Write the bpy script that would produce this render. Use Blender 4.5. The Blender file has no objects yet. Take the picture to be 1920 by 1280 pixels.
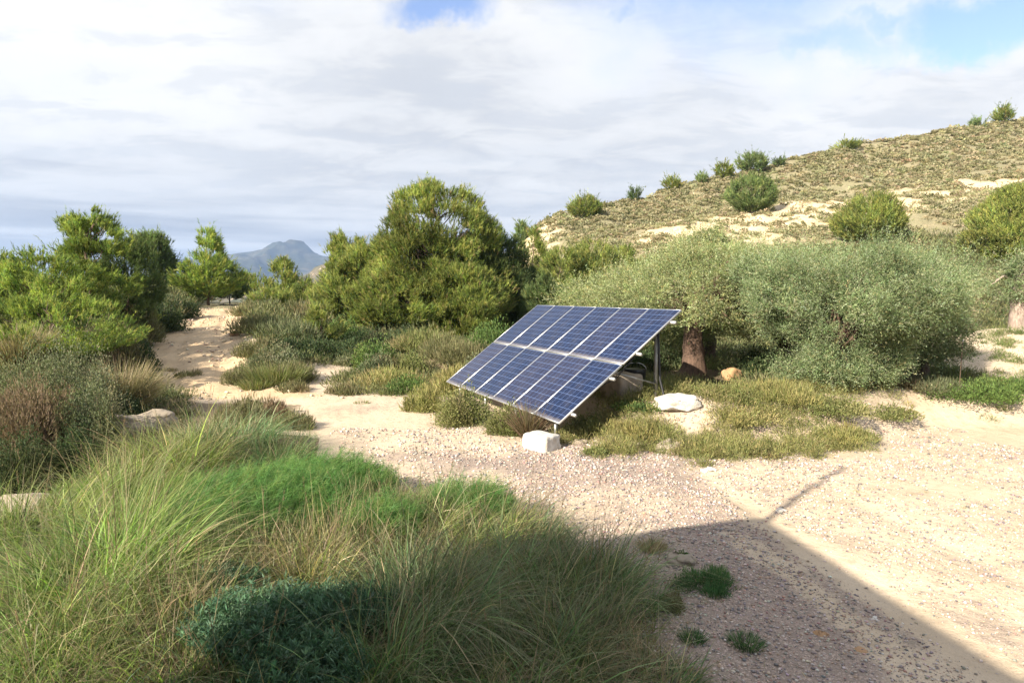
import bpy, math, numpy as np
from math import radians as R
rng = np.random.default_rng(7)
scene = bpy.context.scene
COL = scene.collection

# ------------------------------------------------------------------ camera, sky, sun, exposure
CAM_Z = 2.7
F = 1221.0                      # focal length in pixels of a 1920 px wide frame
HOR = 551.0
cam = bpy.data.cameras.new("camera"); cam_o = bpy.data.objects.new("camera", cam); COL.objects.link(cam_o)
cam_o.location = (0, 0, CAM_Z)
cam_o.rotation_euler = (R(90) - math.atan(89 / F), 0, 0)
cam.sensor_width = 36; cam.lens = F / 1920 * 36
cam.clip_start = 0.05; cam.clip_end = 20000
scene.camera = cam_o
scene.view_settings.view_transform = 'Standard'; scene.view_settings.look = 'None'
scene.view_settings.exposure = 1.42; scene.view_settings.gamma = 1
scene.cycles.max_bounces = 6; scene.cycles.diffuse_bounces = 3; scene.cycles.transmission_bounces = 4
scene.cycles.volume_bounces = 0
scene.cycles.sample_clamp_indirect = 4
scene.cycles.use_denoising = True

SUN_AZ, SUN_EL = 43.0, 29.0     # azimuth the shadows run to (right of +Y), height of the sun
sd = np.array([-math.sin(R(SUN_AZ)) * math.cos(R(SUN_EL)), -math.cos(R(SUN_AZ)) * math.cos(R(SUN_EL)), math.sin(R(SUN_EL))])
sun = bpy.data.lights.new("sun", 'SUN'); sun.energy = 5.0; sun.angle = R(0.55); sun.color = (1, .90, .74)
sun_o = bpy.data.objects.new("sun", sun); COL.objects.link(sun_o)
from mathutils import Vector
sun_o.rotation_euler = Vector(sd.tolist()).to_track_quat('Z', 'Y').to_euler()
sun_o.location = (-30, -30, 40)

world = bpy.data.worlds.new("World"); scene.world = world; world.use_nodes = True
nt = world.node_tree; nt.nodes.clear()
class NG:
    def __init__(s, nt): s.nt = nt
    def n(s, t, **k):
        nd = s.nt.nodes.new(t)
        for a, b in k.items():
            if a.startswith('i_'): nd.inputs[a[2:].replace('_', ' ')].default_value = b
            else: setattr(nd, a, b)
        return nd
    def l(s, a, b): s.nt.links.new(a, b)
    def val(s, sock, v):
        if isinstance(v, (int, float)): sock.default_value = v
        elif isinstance(v, (tuple, list)): sock.default_value = v if len(v) == len(sock.default_value) else tuple(v) + (1,)
        else: s.l(v, sock)
    def m(s, op, a, b=0.0, c=0.0, clamp=False):
        nd = s.n('ShaderNodeMath', operation=op, use_clamp=clamp)
        for i, v in enumerate((a, b, c)): s.val(nd.inputs[i], v)
        return nd.outputs[0]
    def v(s, op, a, b=(0, 0, 0), out=0):
        nd = s.n('ShaderNodeVectorMath', operation=op); s.val(nd.inputs[0], a)
        if op == 'SCALE': s.val(nd.inputs['Scale'], b)
        else: s.val(nd.inputs[1], b)
        return nd.outputs[out]
    def mix(s, f, a, b, mode='MIX'):
        nd = s.n('ShaderNodeMix', data_type='RGBA', blend_type=mode)
        s.val(nd.inputs[0], f); s.val(nd.inputs[6], a); s.val(nd.inputs[7], b)
        return nd.outputs[2]
    def noise(s, vec, scale, detail=4, rough=.55, dist=0.0, out='Fac'):
        nd = s.n('ShaderNodeTexNoise'); s.val(nd.inputs['Vector'], vec); nd.inputs['Scale'].default_value = scale
        nd.inputs['Detail'].default_value = detail; nd.inputs['Roughness'].default_value = rough; nd.inputs['Distortion'].default_value = dist
        return nd.outputs[out]
    def ss(s, x, a, b):           # smoothstep a..b
        nd = s.n('ShaderNodeMapRange', interpolation_type='SMOOTHSTEP'); s.val(nd.inputs[0], x)
        nd.inputs[1].default_value = a; nd.inputs[2].default_value = b
        return nd.outputs[0]
g = NG(nt)
out = g.n('ShaderNodeOutputWorld'); bg = g.n('ShaderNodeBackground'); bg.inputs['Strength'].default_value = 0.1
g.l(bg.outputs[0], out.inputs[0])
sky = g.n('ShaderNodeTexSky', sky_type='NISHITA', sun_disc=False, sun_elevation=R(SUN_EL), sun_rotation=R(180 + SUN_AZ), air_density=1.0, dust_density=.6, ozone_density=1.2)
tc = g.n('ShaderNodeTexCoord'); d = tc.outputs['Generated']
sep = g.n('ShaderNodeSeparateXYZ'); g.l(d, sep.inputs[0]); dz = sep.outputs[2]
den = g.m('ADD', g.m('MAXIMUM', dz, 0.0), 0.16)
cmb = g.n('ShaderNodeCombineXYZ'); g.l(g.m('DIVIDE', sep.outputs[0], den), cmb.inputs[0]); g.l(g.m('DIVIDE', sep.outputs[1], den), cmb.inputs[1])
pl = cmb.outputs[0]
def pdir(u, v):
    p = -math.atan(89 / F); c, s = math.cos(p), math.sin(p)
    a = (u - 960) / F; b = (640 - v) / F
    q = np.array([a, c - b * s, s + b * c]); return tuple((q / np.linalg.norm(q)).tolist())
warpv = g.v('SCALE', g.v('SUBTRACT', g.noise(d, 5.0, 6, .62, 0, 'Color'), (.5, .5, .5)), .22)
dw = g.v('ADD', d, warpv)
def blob(u, v, r0, r1, sx=1.0, sz=1.0):  # a soft patch of sky round one direction
    df = g.v('MULTIPLY', g.v('SUBTRACT', dw, pdir(u, v)), (sx, sx, sz))
    return g.m('SUBTRACT', 1.0, g.ss(g.v('LENGTH', df, out=1), r0, r1))
n1 = g.noise(pl, 1.1, 8, .56, .3)
n2 = g.noise(g.v('MULTIPLY', g.v('ADD', pl, (3.1, 7.7, 0)), (.6, 1.5, 1)), 1.1, 7, .55, .2)
n3 = g.noise(g.v('MULTIPLY', d, (1.0, 1.0, 19)), 1.5, 4, .5, .1)
n4 = g.noise(g.v('ADD', g.v('MULTIPLY', pl, (.8, 1.3, 1)), (11.3, 2.2, 0)), 3.2, 9, .6, .35)
grey = g.ss(n1, .44, .60)
grey = g.m('MULTIPLY', grey, .42)
for (u, v, a, b, w, sx, sz) in ((700, 190, .05, .42, .62, .8, 1.9), (1130, 250, .03, .30, .5, .8, 1.8), (1750, 170, .02, .14, .45, .7, 2.2), (330, 318, .03, .45, .7, .5, 3.6), (1000, 330, .03, .25, .6, .5, 5)):
    grey = g.m('MAXIMUM', grey, g.m('MULTIPLY', blob(u, v, a, b, sx, sz), w))
white = 0.0
for (u, v, a, b, w) in ((150, 60, .1, .42, .8), (1250, 90, .02, .25, .55), (250, 235, .02, .16, .6), (1600, 150, .02, .22, .6), (1880, 90, .0, .10, .6)):
    white = g.m('MAXIMUM', white, g.m('MULTIPLY', blob(u, v, a, b, 1, 1.6), w))
grey = g.m('MULTIPLY', g.m('MULTIPLY', grey, g.m('SUBTRACT', 1.0, white)), g.m('ADD', .55, g.m('MULTIPLY', g.ss(n4, .36, .62), .6)))
ccol = g.mix(grey, (4.1, 4.08, 4.05), (2.05, 2.16, 2.38))
ccol = g.mix(g.m('MULTIPLY', g.ss(n4, .50, .60), .38), ccol, (2.75, 2.9, 3.15))
ccol = g.mix(g.m('MULTIPLY', g.ss(n2, .45, .7), .25), ccol, (2.7, 2.95, 3.35))
# low bank of grey-blue stratus near the horizon, with paler streaks
low = g.m('SUBTRACT', 1.0, g.ss(g.m('ADD', dz, g.m('MULTIPLY', g.m('SUBTRACT', g.noise(g.v('MULTIPLY', d, (2.2, 2.2, 6)), 1.7, 3, .5), .5), .14)), .03, .225))
streak = g.ss(n3, .42, .64)
lowc = g.mix(streak, (1.5, 1.66, 2.0), (3.2, 3.3, 3.45))
ccol = g.mix(g.m('MULTIPLY', low, .93), ccol, lowc)
hole = blob(1870, 0, .05, .12, .75, 2.2)
for (u, v, a, b, sx, sz) in ((810, -8, .03, .08, .7, 2.0), (1195, 40, .0, .05, .9, 1.4), (1540, 95, .0, .085, .6, 2.2), (1640, 40, .0, .05, .6, 2.2), (1400, -250, .1, .3, 1, 1), (300, -500, .1, .3, 1, 1)):
    hole = g.m('MAXIMUM', hole, g.m('MULTIPLY', blob(u, v, a, b, sx, sz), 1.0 if u in (810, 1400, 300) else .8))
behind = g.m('MULTIPLY', g.ss(n1, .5, .58), g.ss(g.m('MULTIPLY', sep.outputs[1], -1), .1, .4))
hole = g.m('MAXIMUM', hole, behind)
skyc = g.mix(1.0, sky.outputs[0], (.95, .88, .95), 'MULTIPLY')
g.l(g.mix(hole, ccol, skyc), bg.inputs[0])

# ------------------------------------------------------------------ small helpers
def prop(o, label=None, cat=None, group=None, kind=None):
    if label: o['label'] = label
    if cat: o['category'] = cat
    if group: o['group'] = group
    if kind: o['kind'] = kind
    return o
def empty(name, loc, rz=0, **k):
    o = bpy.data.objects.new(name, None); o.location = tuple(float(a) for a in loc); o.rotation_euler = (0, 0, rz); o.empty_display_size = .2
    COL.objects.link(o); return prop(o, **k)
def mesh(name, V, Fs, mat, parent=None, col=None, attrs=None, smooth=False, loc=None, **k):
    """one mesh object; Fs is a list of (n,k) index arrays"""
    me = bpy.data.meshes.new(name); V = np.asarray(V, np.float32)
    me.vertices.add(len(V)); me.vertices.foreach_set('co', V.ravel())
    Fs = [np.asarray(f, np.int32) for f in Fs if len(f)]
    idx = np.concatenate([f.ravel() for f in Fs]); tot = np.concatenate([np.full(len(f), f.shape[1], np.int32) for f in Fs])
    me.loops.add(len(idx)); me.loops.foreach_set('vertex_index', idx)
    me.polygons.add(len(tot)); st = np.zeros(len(tot), np.int32); st[1:] = np.cumsum(tot)[:-1]
    me.polygons.foreach_set('loop_start', st); me.polygons.foreach_set('loop_total', tot)
    if smooth: me.polygons.foreach_set('use_smooth', np.ones(len(tot), bool))
    me.update(calc_edges=True)
    if col is not None:
        a = me.attributes.new('col', 'FLOAT_COLOR', 'POINT'); c = np.ones((len(V), 4), np.float32); c[:, :3] = col; a.data.foreach_set('color', c.ravel())
    for n_, v_ in (attrs or {}).items():
        a = me.attributes.new(n_, 'FLOAT', 'POINT'); a.data.foreach_set('value', np.asarray(v_, np.float32))
    me.materials.append(mat)
    o = bpy.data.objects.new(name, me); COL.objects.link(o)
    if parent: o.parent = parent
    if loc is not None: o.location = tuple(float(a) for a in loc)
    return prop(o, **k)
def nrm(v): return v / (np.linalg.norm(v, axis=-1, keepdims=True) + 1e-9)
class MB:
    """collects solids with python lists"""
    def __init__(s): s.V = []; s.Q = []; s.T = []; s.n = 0
    def add(s, V, Q=(), T=()):
        V = np.asarray(V, float); s.V.append(V)
        if len(Q): s.Q.append(np.asarray(Q) + s.n)
        if len(T): s.T.append(np.asarray(T) + s.n)
        s.n += len(V); return s
    def box(s, c, ex, ey, ez, sx, sy, sz):
        c = np.asarray(c, float); ex, ey, ez = (np.asarray(e, float) for e in (ex, ey, ez))
        V = [c + ex * sx * i / 2 + ey * sy * j / 2 + ez * sz * k / 2 for k in (-1, 1) for j in (-1, 1) for i in (-1, 1)]
        return s.add(V, [(0, 2, 3, 1), (4, 5, 7, 6), (0, 1, 5, 4), (2, 6, 7, 3), (0, 4, 6, 2), (1, 3, 7, 5)])
    def bx(s, x0, x1, y0, y1, z0, z1):
        return s.box(((x0 + x1) / 2, (y0 + y1) / 2, (z0 + z1) / 2), (1, 0, 0), (0, 1, 0), (0, 0, 1), x1 - x0, y1 - y0, z1 - z0)
    def tube(s, pts, rad, n=8, rough=0.0, lobes=0.0, caps=True):
        pts = np.asarray(pts, float); m = len(pts); rad = np.broadcast_to(rad, (m,)).astype(float)
        t = nrm(np.gradient(pts, axis=0)); up = np.array([0, 0, 1.]) if abs(t[0, 2]) < .9 else np.array([1., 0, 0])
        a = nrm(np.cross(t, up)); b = np.cross(t, a)
        th = np.arange(n) / n * 2 * np.pi
        rr = rad[:, None] * (1 + rough * rng.uniform(-1, 1, (m, n)) + lobes * np.sin(th * 3 + .8)[None, :] * np.linspace(1, .3, m)[:, None])
        V = pts[:, None, :] + rr[..., None] * (np.cos(th)[None, :, None] * a[:, None, :] + np.sin(th)[None, :, None] * b[:, None, :])
        q = []
        for i in range(m - 1):
            for j in range(n):
                k = (j + 1) % n; q.append((i * n + j, i * n + k, (i + 1) * n + k, (i + 1) * n + j))
        V = V.reshape(-1, 3)
        T = []
        if caps:
            V = np.vstack([V, pts[0], pts[-1]]); A, B = len(V) - 2, len(V) - 1
            for j in range(n):
                k = (j + 1) % n; T.append((A, k, j)); T.append((B, (m - 1) * n + j, (m - 1) * n + k))
        return s.add(V, q, T)
    def out(s, name, mat, parent=None, **k):
        V = np.vstack(s.V); Fs = ([np.vstack(s.Q)] if s.Q else []) + ([np.vstack(s.T)] if s.T else [])
        return mesh(name, V, Fs, mat, parent, **k)

def _h(ix, iy, s):
    h = (ix.astype(np.int64) * 374761393 + iy.astype(np.int64) * 668265263 + s * 2147483647) & 0xffffffff
    h = ((h ^ (h >> 13)) * 1274126177) & 0xffffffff
    return ((h ^ (h >> 16)) & 0xffff) / 65535.0
def vn(x, y, s=0):
    x = np.asarray(x, float); y = np.asarray(y, float); ix = np.floor(x); iy = np.floor(y); fx = x - ix; fy = y - iy
    fx = fx * fx * (3 - 2 * fx); fy = fy * fy * (3 - 2 * fy)
    a = _h(ix, iy, s); b = _h(ix + 1, iy, s); c = _h(ix, iy + 1, s); d_ = _h(ix + 1, iy + 1, s)
    return (a * (1 - fx) + b * fx) * (1 - fy) + (c * (1 - fx) + d_ * fx) * fy
def fbm(x, y, o=4, s=0):
    r = 0; a = .5; t = 0
    for i in range(o): r = r + a * vn(x * 2 ** i + 17 * i, y * 2 ** i - 9 * i, s + i); t += a; a *= .5
    return r / t
def sm(x, a=0., b=1.):
    t = np.clip((np.asarray(x, float) - a) / (b - a), 0, 1); return t * t * (3 - 2 * t)
def inpoly(x, y, P):
    x = np.asarray(x); y = np.asarray(y); r = np.zeros(x.shape, bool); n = len(P)
    for i in range(n):
        x0, y0 = P[i]; x1, y1 = P[(i + 1) % n]
        c = ((y0 > y) != (y1 > y)) & (x < (x1 - x0) * (y - y0) / ((y1 - y0) + 1e-12) + x0); r ^= c
    return r

# ------------------------------------------------------------------ lie of the land
TR_Y = np.array([-50, 4, 10, 14, 16.5, 19.4, 22.5, 26, 34, 42, 55, 70, 100])
TR_X = np.array([-9, -9, -6.6, -5.2, -6.2, -9.3, -10.9, -12.5, -15.8, -18.9, -23.7, -30, -42])
TR_Z = np.array([0, 0, 0, 0, 0, .05, .33, .8, 1.35, 1.72, 2.02, 1.6, -1])
RU = np.array([200, 700, 850, 905, 945, 975, 1000, 1050, 1110, 1180, 1300, 1400, 1550, 1700, 1920, 2200, 2700, 4000])
RV = np.array([640, 600, 560, 520, 478, 448, 420, 392, 380, 376, 338, 322, 280, 256, 222, 190, 160, 150])
RD = np.array([85, 88, 90, 92, 94, 96, 97, 100, 103, 107, 112, 118, 126, 132, 140, 150, 165, 180.])
BX, BY, RISE = .82, 11.3, .66
def zt(x, y, fine=True):
    x = np.asarray(x, float); y = np.asarray(y, float); D = np.hypot(x, y)
    xt = np.interp(y, TR_Y, TR_X); zk = np.interp(y, TR_Y, TR_Z); dx = x - xt
    left = zk + 1.15 * sm(-dx, 1.5, 5.5) * sm(y, 13, 21) + .55 * sm(-dx, 3.0, 6.5) * sm(y, 7, 11) * (1 - sm(y, 13, 21))
    mid = zk * (1 - sm(dx, 2.5, 9)) + .3 * np.exp(-((dx - 2.9) / 1.2) ** 2) * sm(y, 18.5, 23)
    bb = (x - BX) * .907 + (y - BY) * .421; ys = 11.2 + 1.7 * sm(x, 5.5, 9)
    mid = mid + RISE * sm(bb, .55, 2.3) * sm(y - ys, 0, 1.5)
    z = np.where(dx < 0, left, mid)
    # ditch left of the foreground bank
    z = z - .5 * np.exp(-((x + 6.6) / .9) ** 2 - ((y - 9.3) / 2.6) ** 2)
    z = z + .30 * np.exp(-((x + 4.9) / 1.5) ** 2 - ((y - 10.3) / 1.7) ** 2)
    z = z + .28 * sm(-x, -.2, 1.8) * (1 - sm(y, 5, 9.5)) * sm(y, 1, 3)
    # pale earth mound right of the olives
    z = z + 1.0 * np.exp(-((x - 15.4) / 2.6) ** 2 - ((y - 20.0) / 2.6) ** 2)
    z = z - 0.9 * sm(y, 22, 34) * sm(dx, 9, 14)
    # land falls to the valley
    z = z - 46 * sm(y, 62, 520) - 14 * sm(y, 520, 2500) - 1.6 * sm(y, 40, 62) * sm(dx, 5, 12)
    yy = np.maximum(y, 1.0); U = 960 + F * x / yy
    U = np.where(y < 1.0, 4000, np.clip(U, 200, 4000))
    rd = np.interp(U, RU, RD); rz = CAM_Z + (HOR - np.interp(U, RU, RV)) / F * rd
    d0 = 44.0; t = (y - d0) / (rd - d0)
    prof = np.where(t < 1, np.clip(t, 0, 1) ** 1.05 + .05 * np.sin(np.clip(t, 0, 1) * np.pi * 2) , 1 - .55 * sm(t, 1.02, 2.6))
    wob = (fbm(x / 16, y / 16, 4, 3) - .5) * 5.0 * sm(t, .05, .4) * (1 - .85 * np.exp(-((t - 1) / .13) ** 2)) \
        + (fbm(x / 3.2, y / 3.2, 3, 9) - .5) * 1.5 * sm(t, .05, .3)
    hz = np.where(y > d0, (rz - .3) * prof + wob - .4, -60)
    hz = np.where(U < 950, hz - (950 - U) / 20.0, hz)
    z = np.where(y > d0, np.maximum(z, hz), z)
    if fine:
        for o_ in (0.0, 1.5): z = z - .035 * np.exp(-((x - 3.3 + .13 * (y - 6) - o_) / .16) ** 2) * (1 - sm(y, 8.5, 10.5)) * sm(y, 2, 3.5)
        tk = np.exp(-(dx / 1.7) ** 4) * sm(y, 16.5, 19) * (1 - sm(y, 60, 66)); z = z + tk * ((fbm(x / .4, y / 1.1, 4, 55) - .5) * .17 - .07 * np.exp(-((np.abs(dx) - .75) / .22) ** 2))
        z = z + (fbm(x / 1.3, y / 1.3, 4, 21) - .5) * .13 + (fbm(x / .25, y / .25, 2, 31) - .5) * .022
    return z
def W(u, D): return (u - 960) / F * D            # world x of a picture column at distance D
def gpt(u, v):                                   # where a line of sight meets the yard
    D = (CAM_Z) * F / (v - HOR); 
    for _ in range(4): D = (CAM_Z - float(zt(W(u, D), D, False))) * F / (v - HOR)
    return W(u, D), D

# ------------------------------------------------------------------ materials
def newmat(name):
    m = bpy.data.materials.new(name); m.use_nodes = True; m.node_tree.nodes.clear(); g = NG(m.node_tree)
    o = g.n('ShaderNodeOutputMaterial'); return m, g, o
def foliage(name, trans=.35, rough=.55, spec=.25, sat=1.0):
    m, g, o = newmat(name)
    a = g.n('ShaderNodeAttribute', attribute_name='col')
    p = g.n('ShaderNodeBsdfPrincipled'); g.l(a.outputs['Color'], p.inputs['Base Color']); p.inputs['Roughness'].default_value = rough; p.inputs['Specular IOR Level'].default_value = spec
    t = g.n('ShaderNodeBsdfTranslucent'); g.l(g.mix(1.0, a.outputs['Color'], (1.1, 1.25, .75), 'MULTIPLY'), t.inputs[0])
    mx = g.n('ShaderNodeMixShader'); mx.inputs[0].default_value = trans
    g.l(p.outputs[0], mx.inputs[1]); g.l(t.outputs[0], mx.inputs[2]); g.l(mx.outputs[0], o.inputs[0]); return m
M_NEEDLE = foliage('pine needles', .38, .6, .15)
M_OLIVE = foliage('olive leaves', .25, .6, .15)
M_SCRUB = foliage('scrub leaves', .28, .65, .12)
M_GRASS = foliage('grass blades', .35, .5, .25)
def solid(name, c, rough=.6, metal=0.0, var=.25, scale=9, bump=.2, c2=None, spec=.4, stretch=(1, 1, 1)):
    m, g, o = newmat(name); tc = g.n('ShaderNodeTexCoord')
    vec = g.v('MULTIPLY', tc.outputs['Object'], stretch)
    n = g.noise(vec, scale, 6, .6); n2_ = g.noise(vec, scale * 5, 4, .6)
    c2 = c2 or tuple(a * (1 - var * 1.6) for a in c)
    base = g.mix(g.ss(n, .35, .68), c, c2)
    base = g.mix(g.m('MULTIPLY', n2_, var), base, tuple(a * .5 for a in c))
    p = g.n('ShaderNodeBsdfPrincipled'); g.l(base, p.inputs['Base Color']); p.inputs['Roughness'].default_value = rough; p.inputs['Metallic'].default_value = metal
    p.inputs['Specular IOR Level'].default_value = spec
    if bump:
        b = g.n('ShaderNodeBump'); b.inputs['Strength'].default_value = bump; b.inputs['Distance'].default_value = .03
        g.l(g.m('ADD', n, g.m('MULTIPLY', n2_, .4)), b.inputs['Height']); g.l(b.outputs[0], p.inputs['Normal'])
    g.l(p.outputs[0], o.inputs[0]); return m
M_BARK = solid('pine bark', (.17, .115, .08), .9, var=.4, scale=6, bump=.8, stretch=(3, 3, .6))
M_OBARK = solid('olive bark', (.16, .10, .07), .9, var=.5, scale=5, bump=1.0, c2=(.06, .04, .03), stretch=(4, 4, .7))
M_PBARK = solid('pale olive bark', (.42, .34, .28), .9, var=.4, scale=5, bump=1.0, c2=(.22, .16, .13), stretch=(4, 4, .7))
M_TWIG = solid('twigs', (.2, .155, .11), .9, var=.4, scale=8, bump=0)
M_CONC = solid('weathered concrete', (.66, .63, .58), .9, var=.3, scale=7, bump=.9, c2=(.50, .44, .36))
M_ROCK = solid('limestone', (.36, .30, .23), .9, var=.35, scale=3, bump=.7, c2=(.2, .165, .13))
M_ROCKO = solid('ochre stone', (.44, .27, .14), .9, var=.35, scale=4, bump=.7, c2=(.26, .16, .1))
M_ALU = solid('anodised aluminium', (.50, .50, .49), .38, metal=.55, var=.06, scale=4, bump=0)
M_STEEL = solid('galvanised steel', (.42, .42, .41), .45, metal=.7, var=.2, scale=9, bump=.05)
M_BLACK = solid('black plastic', (.02, .02, .022), .45, var=.2, scale=6, bump=0)
M_BACK = solid('panel back sheet', (.6, .6, .6), .5, var=.05, scale=4, bump=0)
M_WALL = solid('rendered wall', (.55, .5, .42), .9, var=.15, scale=2, bump=.3)
M_ROOF = solid('roof tiles', (.35, .17, .1), .85, var=.3, scale=3, bump=.5)
M_GLASS = solid('window glass', (.04, .05, .06), .08, var=.1, scale=1, bump=0, spec=.6)

def ground_mat(name, hill=False, track=False):
    m, g, o = newmat(name); tc = g.n('ShaderNodeTexCoord'); P = tc.outputs['Object']
    at = lambda n: g.n('ShaderNodeAttribute', attribute_name=n).outputs['Fac']
    nA = g.noise(P, .9, 7, .6); nB = g.noise(P, 6, 6, .6); nC = g.noise(P, 40, 4, .6); nL = g.noise(P, .22, 5, .55)
    sand = g.mix(g.ss(nA, .35, .68), (.54, .44, .325), (.47, .375, .27))
    sand = g.mix(g.m('MULTIPLY', g.ss(nB, .5, .75), .45), sand, (.27, .205, .14))
    sand = g.mix(g.m('MULTIPLY', g.ss(nC, .5, .8), .35), sand, (.22, .17, .12))
    nD = g.noise(P, 110, 3, .7); sand = g.mix(g.m('MULTIPLY', g.ss(nD, .54, .68), .55), sand, (.20, .16, .135))
    vo = g.n('ShaderNodeTexVoronoi', feature='F1'); g.l(g.v('ADD', P, g.v('SCALE', g.noise(P, 18, 3, .6, 0, 'Color'), .09)), vo.inputs['Vector']); vo.inputs['Scale'].default_value = 42
    sc = g.n('ShaderNodeSeparateColor'); g.l(vo.outputs['Color'], sc.inputs[0])
    st = g.mix(sc.outputs[0], (.25, .195, .175), (.50, .395, .345)); st = g.mix(g.m('MULTIPLY', sc.outputs[1], .5), st, (.47, .36, .29))
    st = g.mix(g.ss(vo.outputs['Distance'], .25, .62), st, (.25, .20, .17))
    gm = g.m('MULTIPLY', g.ss(g.m('ADD', g.m('ADD', at('gravel'), g.m('MULTIPLY', g.m('SUBTRACT', nA, .5), .9)), g.m('MULTIPLY', g.m('SUBTRACT', nB, .5), .5)), .32, .72), .9)
    if track: sand = g.mix(1.0, sand, (1.0, .93, .82), 'MULTIPLY')
    c = g.mix(gm, sand, st)
    soil = g.mix(nB, (.17, .125, .08), (.10, .075, .045))
    sm_ = g.ss(g.m('ADD', at('soil'), g.m('MULTIPLY', g.m('SUBTRACT', nB, .5), .8)), .35, .75)
    c = g.mix(g.m('MULTIPLY', sm_, .85), c, soil)
    if hill:
        n6 = g.noise(P, .35, 8, .68); n7 = g.noise(P, 1.3, 6, .7)
        scr = g.mix(g.ss(n7, .35, .65), (.25, .225, .14), (.20, .185, .11))
        scr = g.mix(g.m('MULTIPLY', g.ss(n6, .46, .7), .6), scr, (.33, .27, .175))
        bare = g.mix(g.ss(n7, .4, .7), (.60, .49, .33), (.42, .32, .20))
        c = g.mix(g.ss(g.m('ADD', at('bare'), g.m('ADD', g.m('MULTIPLY', g.m('SUBTRACT', n6, .5), 1.1), g.m('MULTIPLY', g.m('SUBTRACT', n7, .5), 1.5))), .45, .75), scr, bare)
    p = g.n('ShaderNodeBsdfPrincipled'); g.l(c, p.inputs['Base Color']); p.inputs['Roughness'].default_value = .95; p.inputs['Specular IOR Level'].default_value = .1
    b = g.n('ShaderNodeBump'); b.inputs['Strength'].default_value = .9 if not hill else 1.0; b.inputs['Distance'].default_value = .02 if not hill else .5
    hh = g.m('ADD', g.m('MULTIPLY', g.m('SUBTRACT', 1.0, vo.outputs['Distance']), g.m('MULTIPLY', gm, .6)), g.m('ADD', g.m('MULTIPLY', nB, 1.6), g.m('MULTIPLY', nC, .5)))
    if hill: hh = g.m('ADD', n6, g.m('MULTIPLY', n7, .4))
    g.l(hh, b.inputs['Height']); g.l(b.outputs[0], p.inputs['Normal']); g.l(p.outputs[0], o.inputs[0]); return m
M_GROUND = ground_mat('yard earth and gravel'); M_TRACK = ground_mat('track earth', track=True); M_HILL = ground_mat('hill slope', hill=True)

# ------------------------------------------------------------------ land sheet (one grid of vertices, split by what lies there)
def px_poly(pts): return [gpt(u, v) for u, v in pts]
GREEN_A = px_poly([(1085, 800), (1150, 770), (1330, 745), (1500, 728), (1700, 735), (1745, 790), (1700, 800), (1620, 852), (1440, 868), (1330, 862), (1300, 850), (1180, 868), (1100, 860)])
GREEN_B = px_poly([(1745, 735), (1935, 715), (1960, 800), (1850, 800), (1755, 778)])
GRASSF = [(-7, 1.5), (-7.2, 5), (-6.0, 7.5), (-5.6, 9.5), (-5.3, 12.2), (-3.6, 12.0), (-3.0, 9.8), (-1.0, 8.3), (.6, 6.9), (1.2, 5.4), (.95, 3.6), (.9, 1.5)]
def soil_mask(x, y):
    xt = np.interp(y, TR_Y, TR_X); dx = x - xt
    s = np.maximum(sm(np.abs(dx), 1.7, 2.6) * sm(y, 19, 22), 0) * (1 - sm(y - 17 - 0 * x, 0, 1) * 0)
    s = s * np.where((x > -6.7) & (x < -5.1) & (y < 24), .1, 1)
    s = np.maximum(s, sm(-dx, 1.2, 2.5) * sm(y, 9, 12))
    s = np.maximum(s, inpoly(x, y, GRASSF) * .95); s = np.maximum(s, sm(-x, 4.6, 5.6) * (1 - sm(y, 15.5, 16.5)))
    s = np.maximum(s, (inpoly(x, y, GREEN_A) | inpoly(x, y, GREEN_B)) * .25)
    s = np.maximum(s, np.maximum(sm(y, 16.8, 18.5) * sm(x, -3.2, -2.2), sm(y, 13.6, 14.6) * sm(x, 2.2, 3.0)) * (1 - sm(x, 10.0, 12)))
    s = s * (1 - .95 * np.exp(-((x - 15.2) / 3.4) ** 4 - ((y - 18.6) / 4.6) ** 4))
    return s
nr, na = 520, 900
r = 1.2 * (6200 / 1.2) ** (np.linspace(0, 1, nr) ** .93)
th = np.concatenate([np.linspace(-50, 50, na - 80), np.linspace(50, 310, 82)[1:-1]]); th = np.deg2rad(th)
CX, CY = 0.0, -1.5
rr, tt = np.meshgrid(r, th, indexing='ij')
X = CX + rr * np.sin(tt); Y = CY + rr * np.cos(tt); Z = zt(X, Y)
V = np.stack([X, Y, Z], -1).reshape(-1, 3)
i, j = np.meshgrid(np.arange(nr - 1), np.arange(na), indexing='ij'); j2 = (j + 1) % na
Q = np.stack([i * na + j, i * na + j2, (i + 1) * na + j2, (i + 1) * na + j], -1).reshape(-1, 4)
V = np.vstack([V, [[CX, CY, zt(CX, CY)]]]); Tc = np.array([[len(V) - 1, (k + 1) % na, k] for k in range(na)])
cx = V[Q].mean(1)[:, 0]; cy = V[Q].mean(1)[:, 1]
hill_f = cy > 44.0
trk_f = (~hill_f) & (cy > 16.8) & (np.abs(cx - np.interp(cy, TR_Y, TR_X)) < 1.75 + .5 * (fbm(cx, cy, 2, 5) - .5)) & (cy < 62)
soil = soil_mask(V[:, 0], V[:, 1])
xx, yy = V[:, 0], V[:, 1]
grav = .38 + .5 * (fbm(xx / 2.2, yy / 2.2, 3, 77) - .5)
grav += .35 * np.exp(-((xx - .8) / 2.6) ** 2 - ((yy - 10.3) / 1.8) ** 2) + .5 * np.exp(-((xx - 2.0) / 1.3) ** 2 - ((yy - 5.2) / 2.2) ** 2)
grav -= .8 * np.exp(-((xx + 1.6) / 1.8) ** 2 - ((yy - 12.8) / 1.5) ** 2) + .35 * sm(xx, 4.5, 7)
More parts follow.
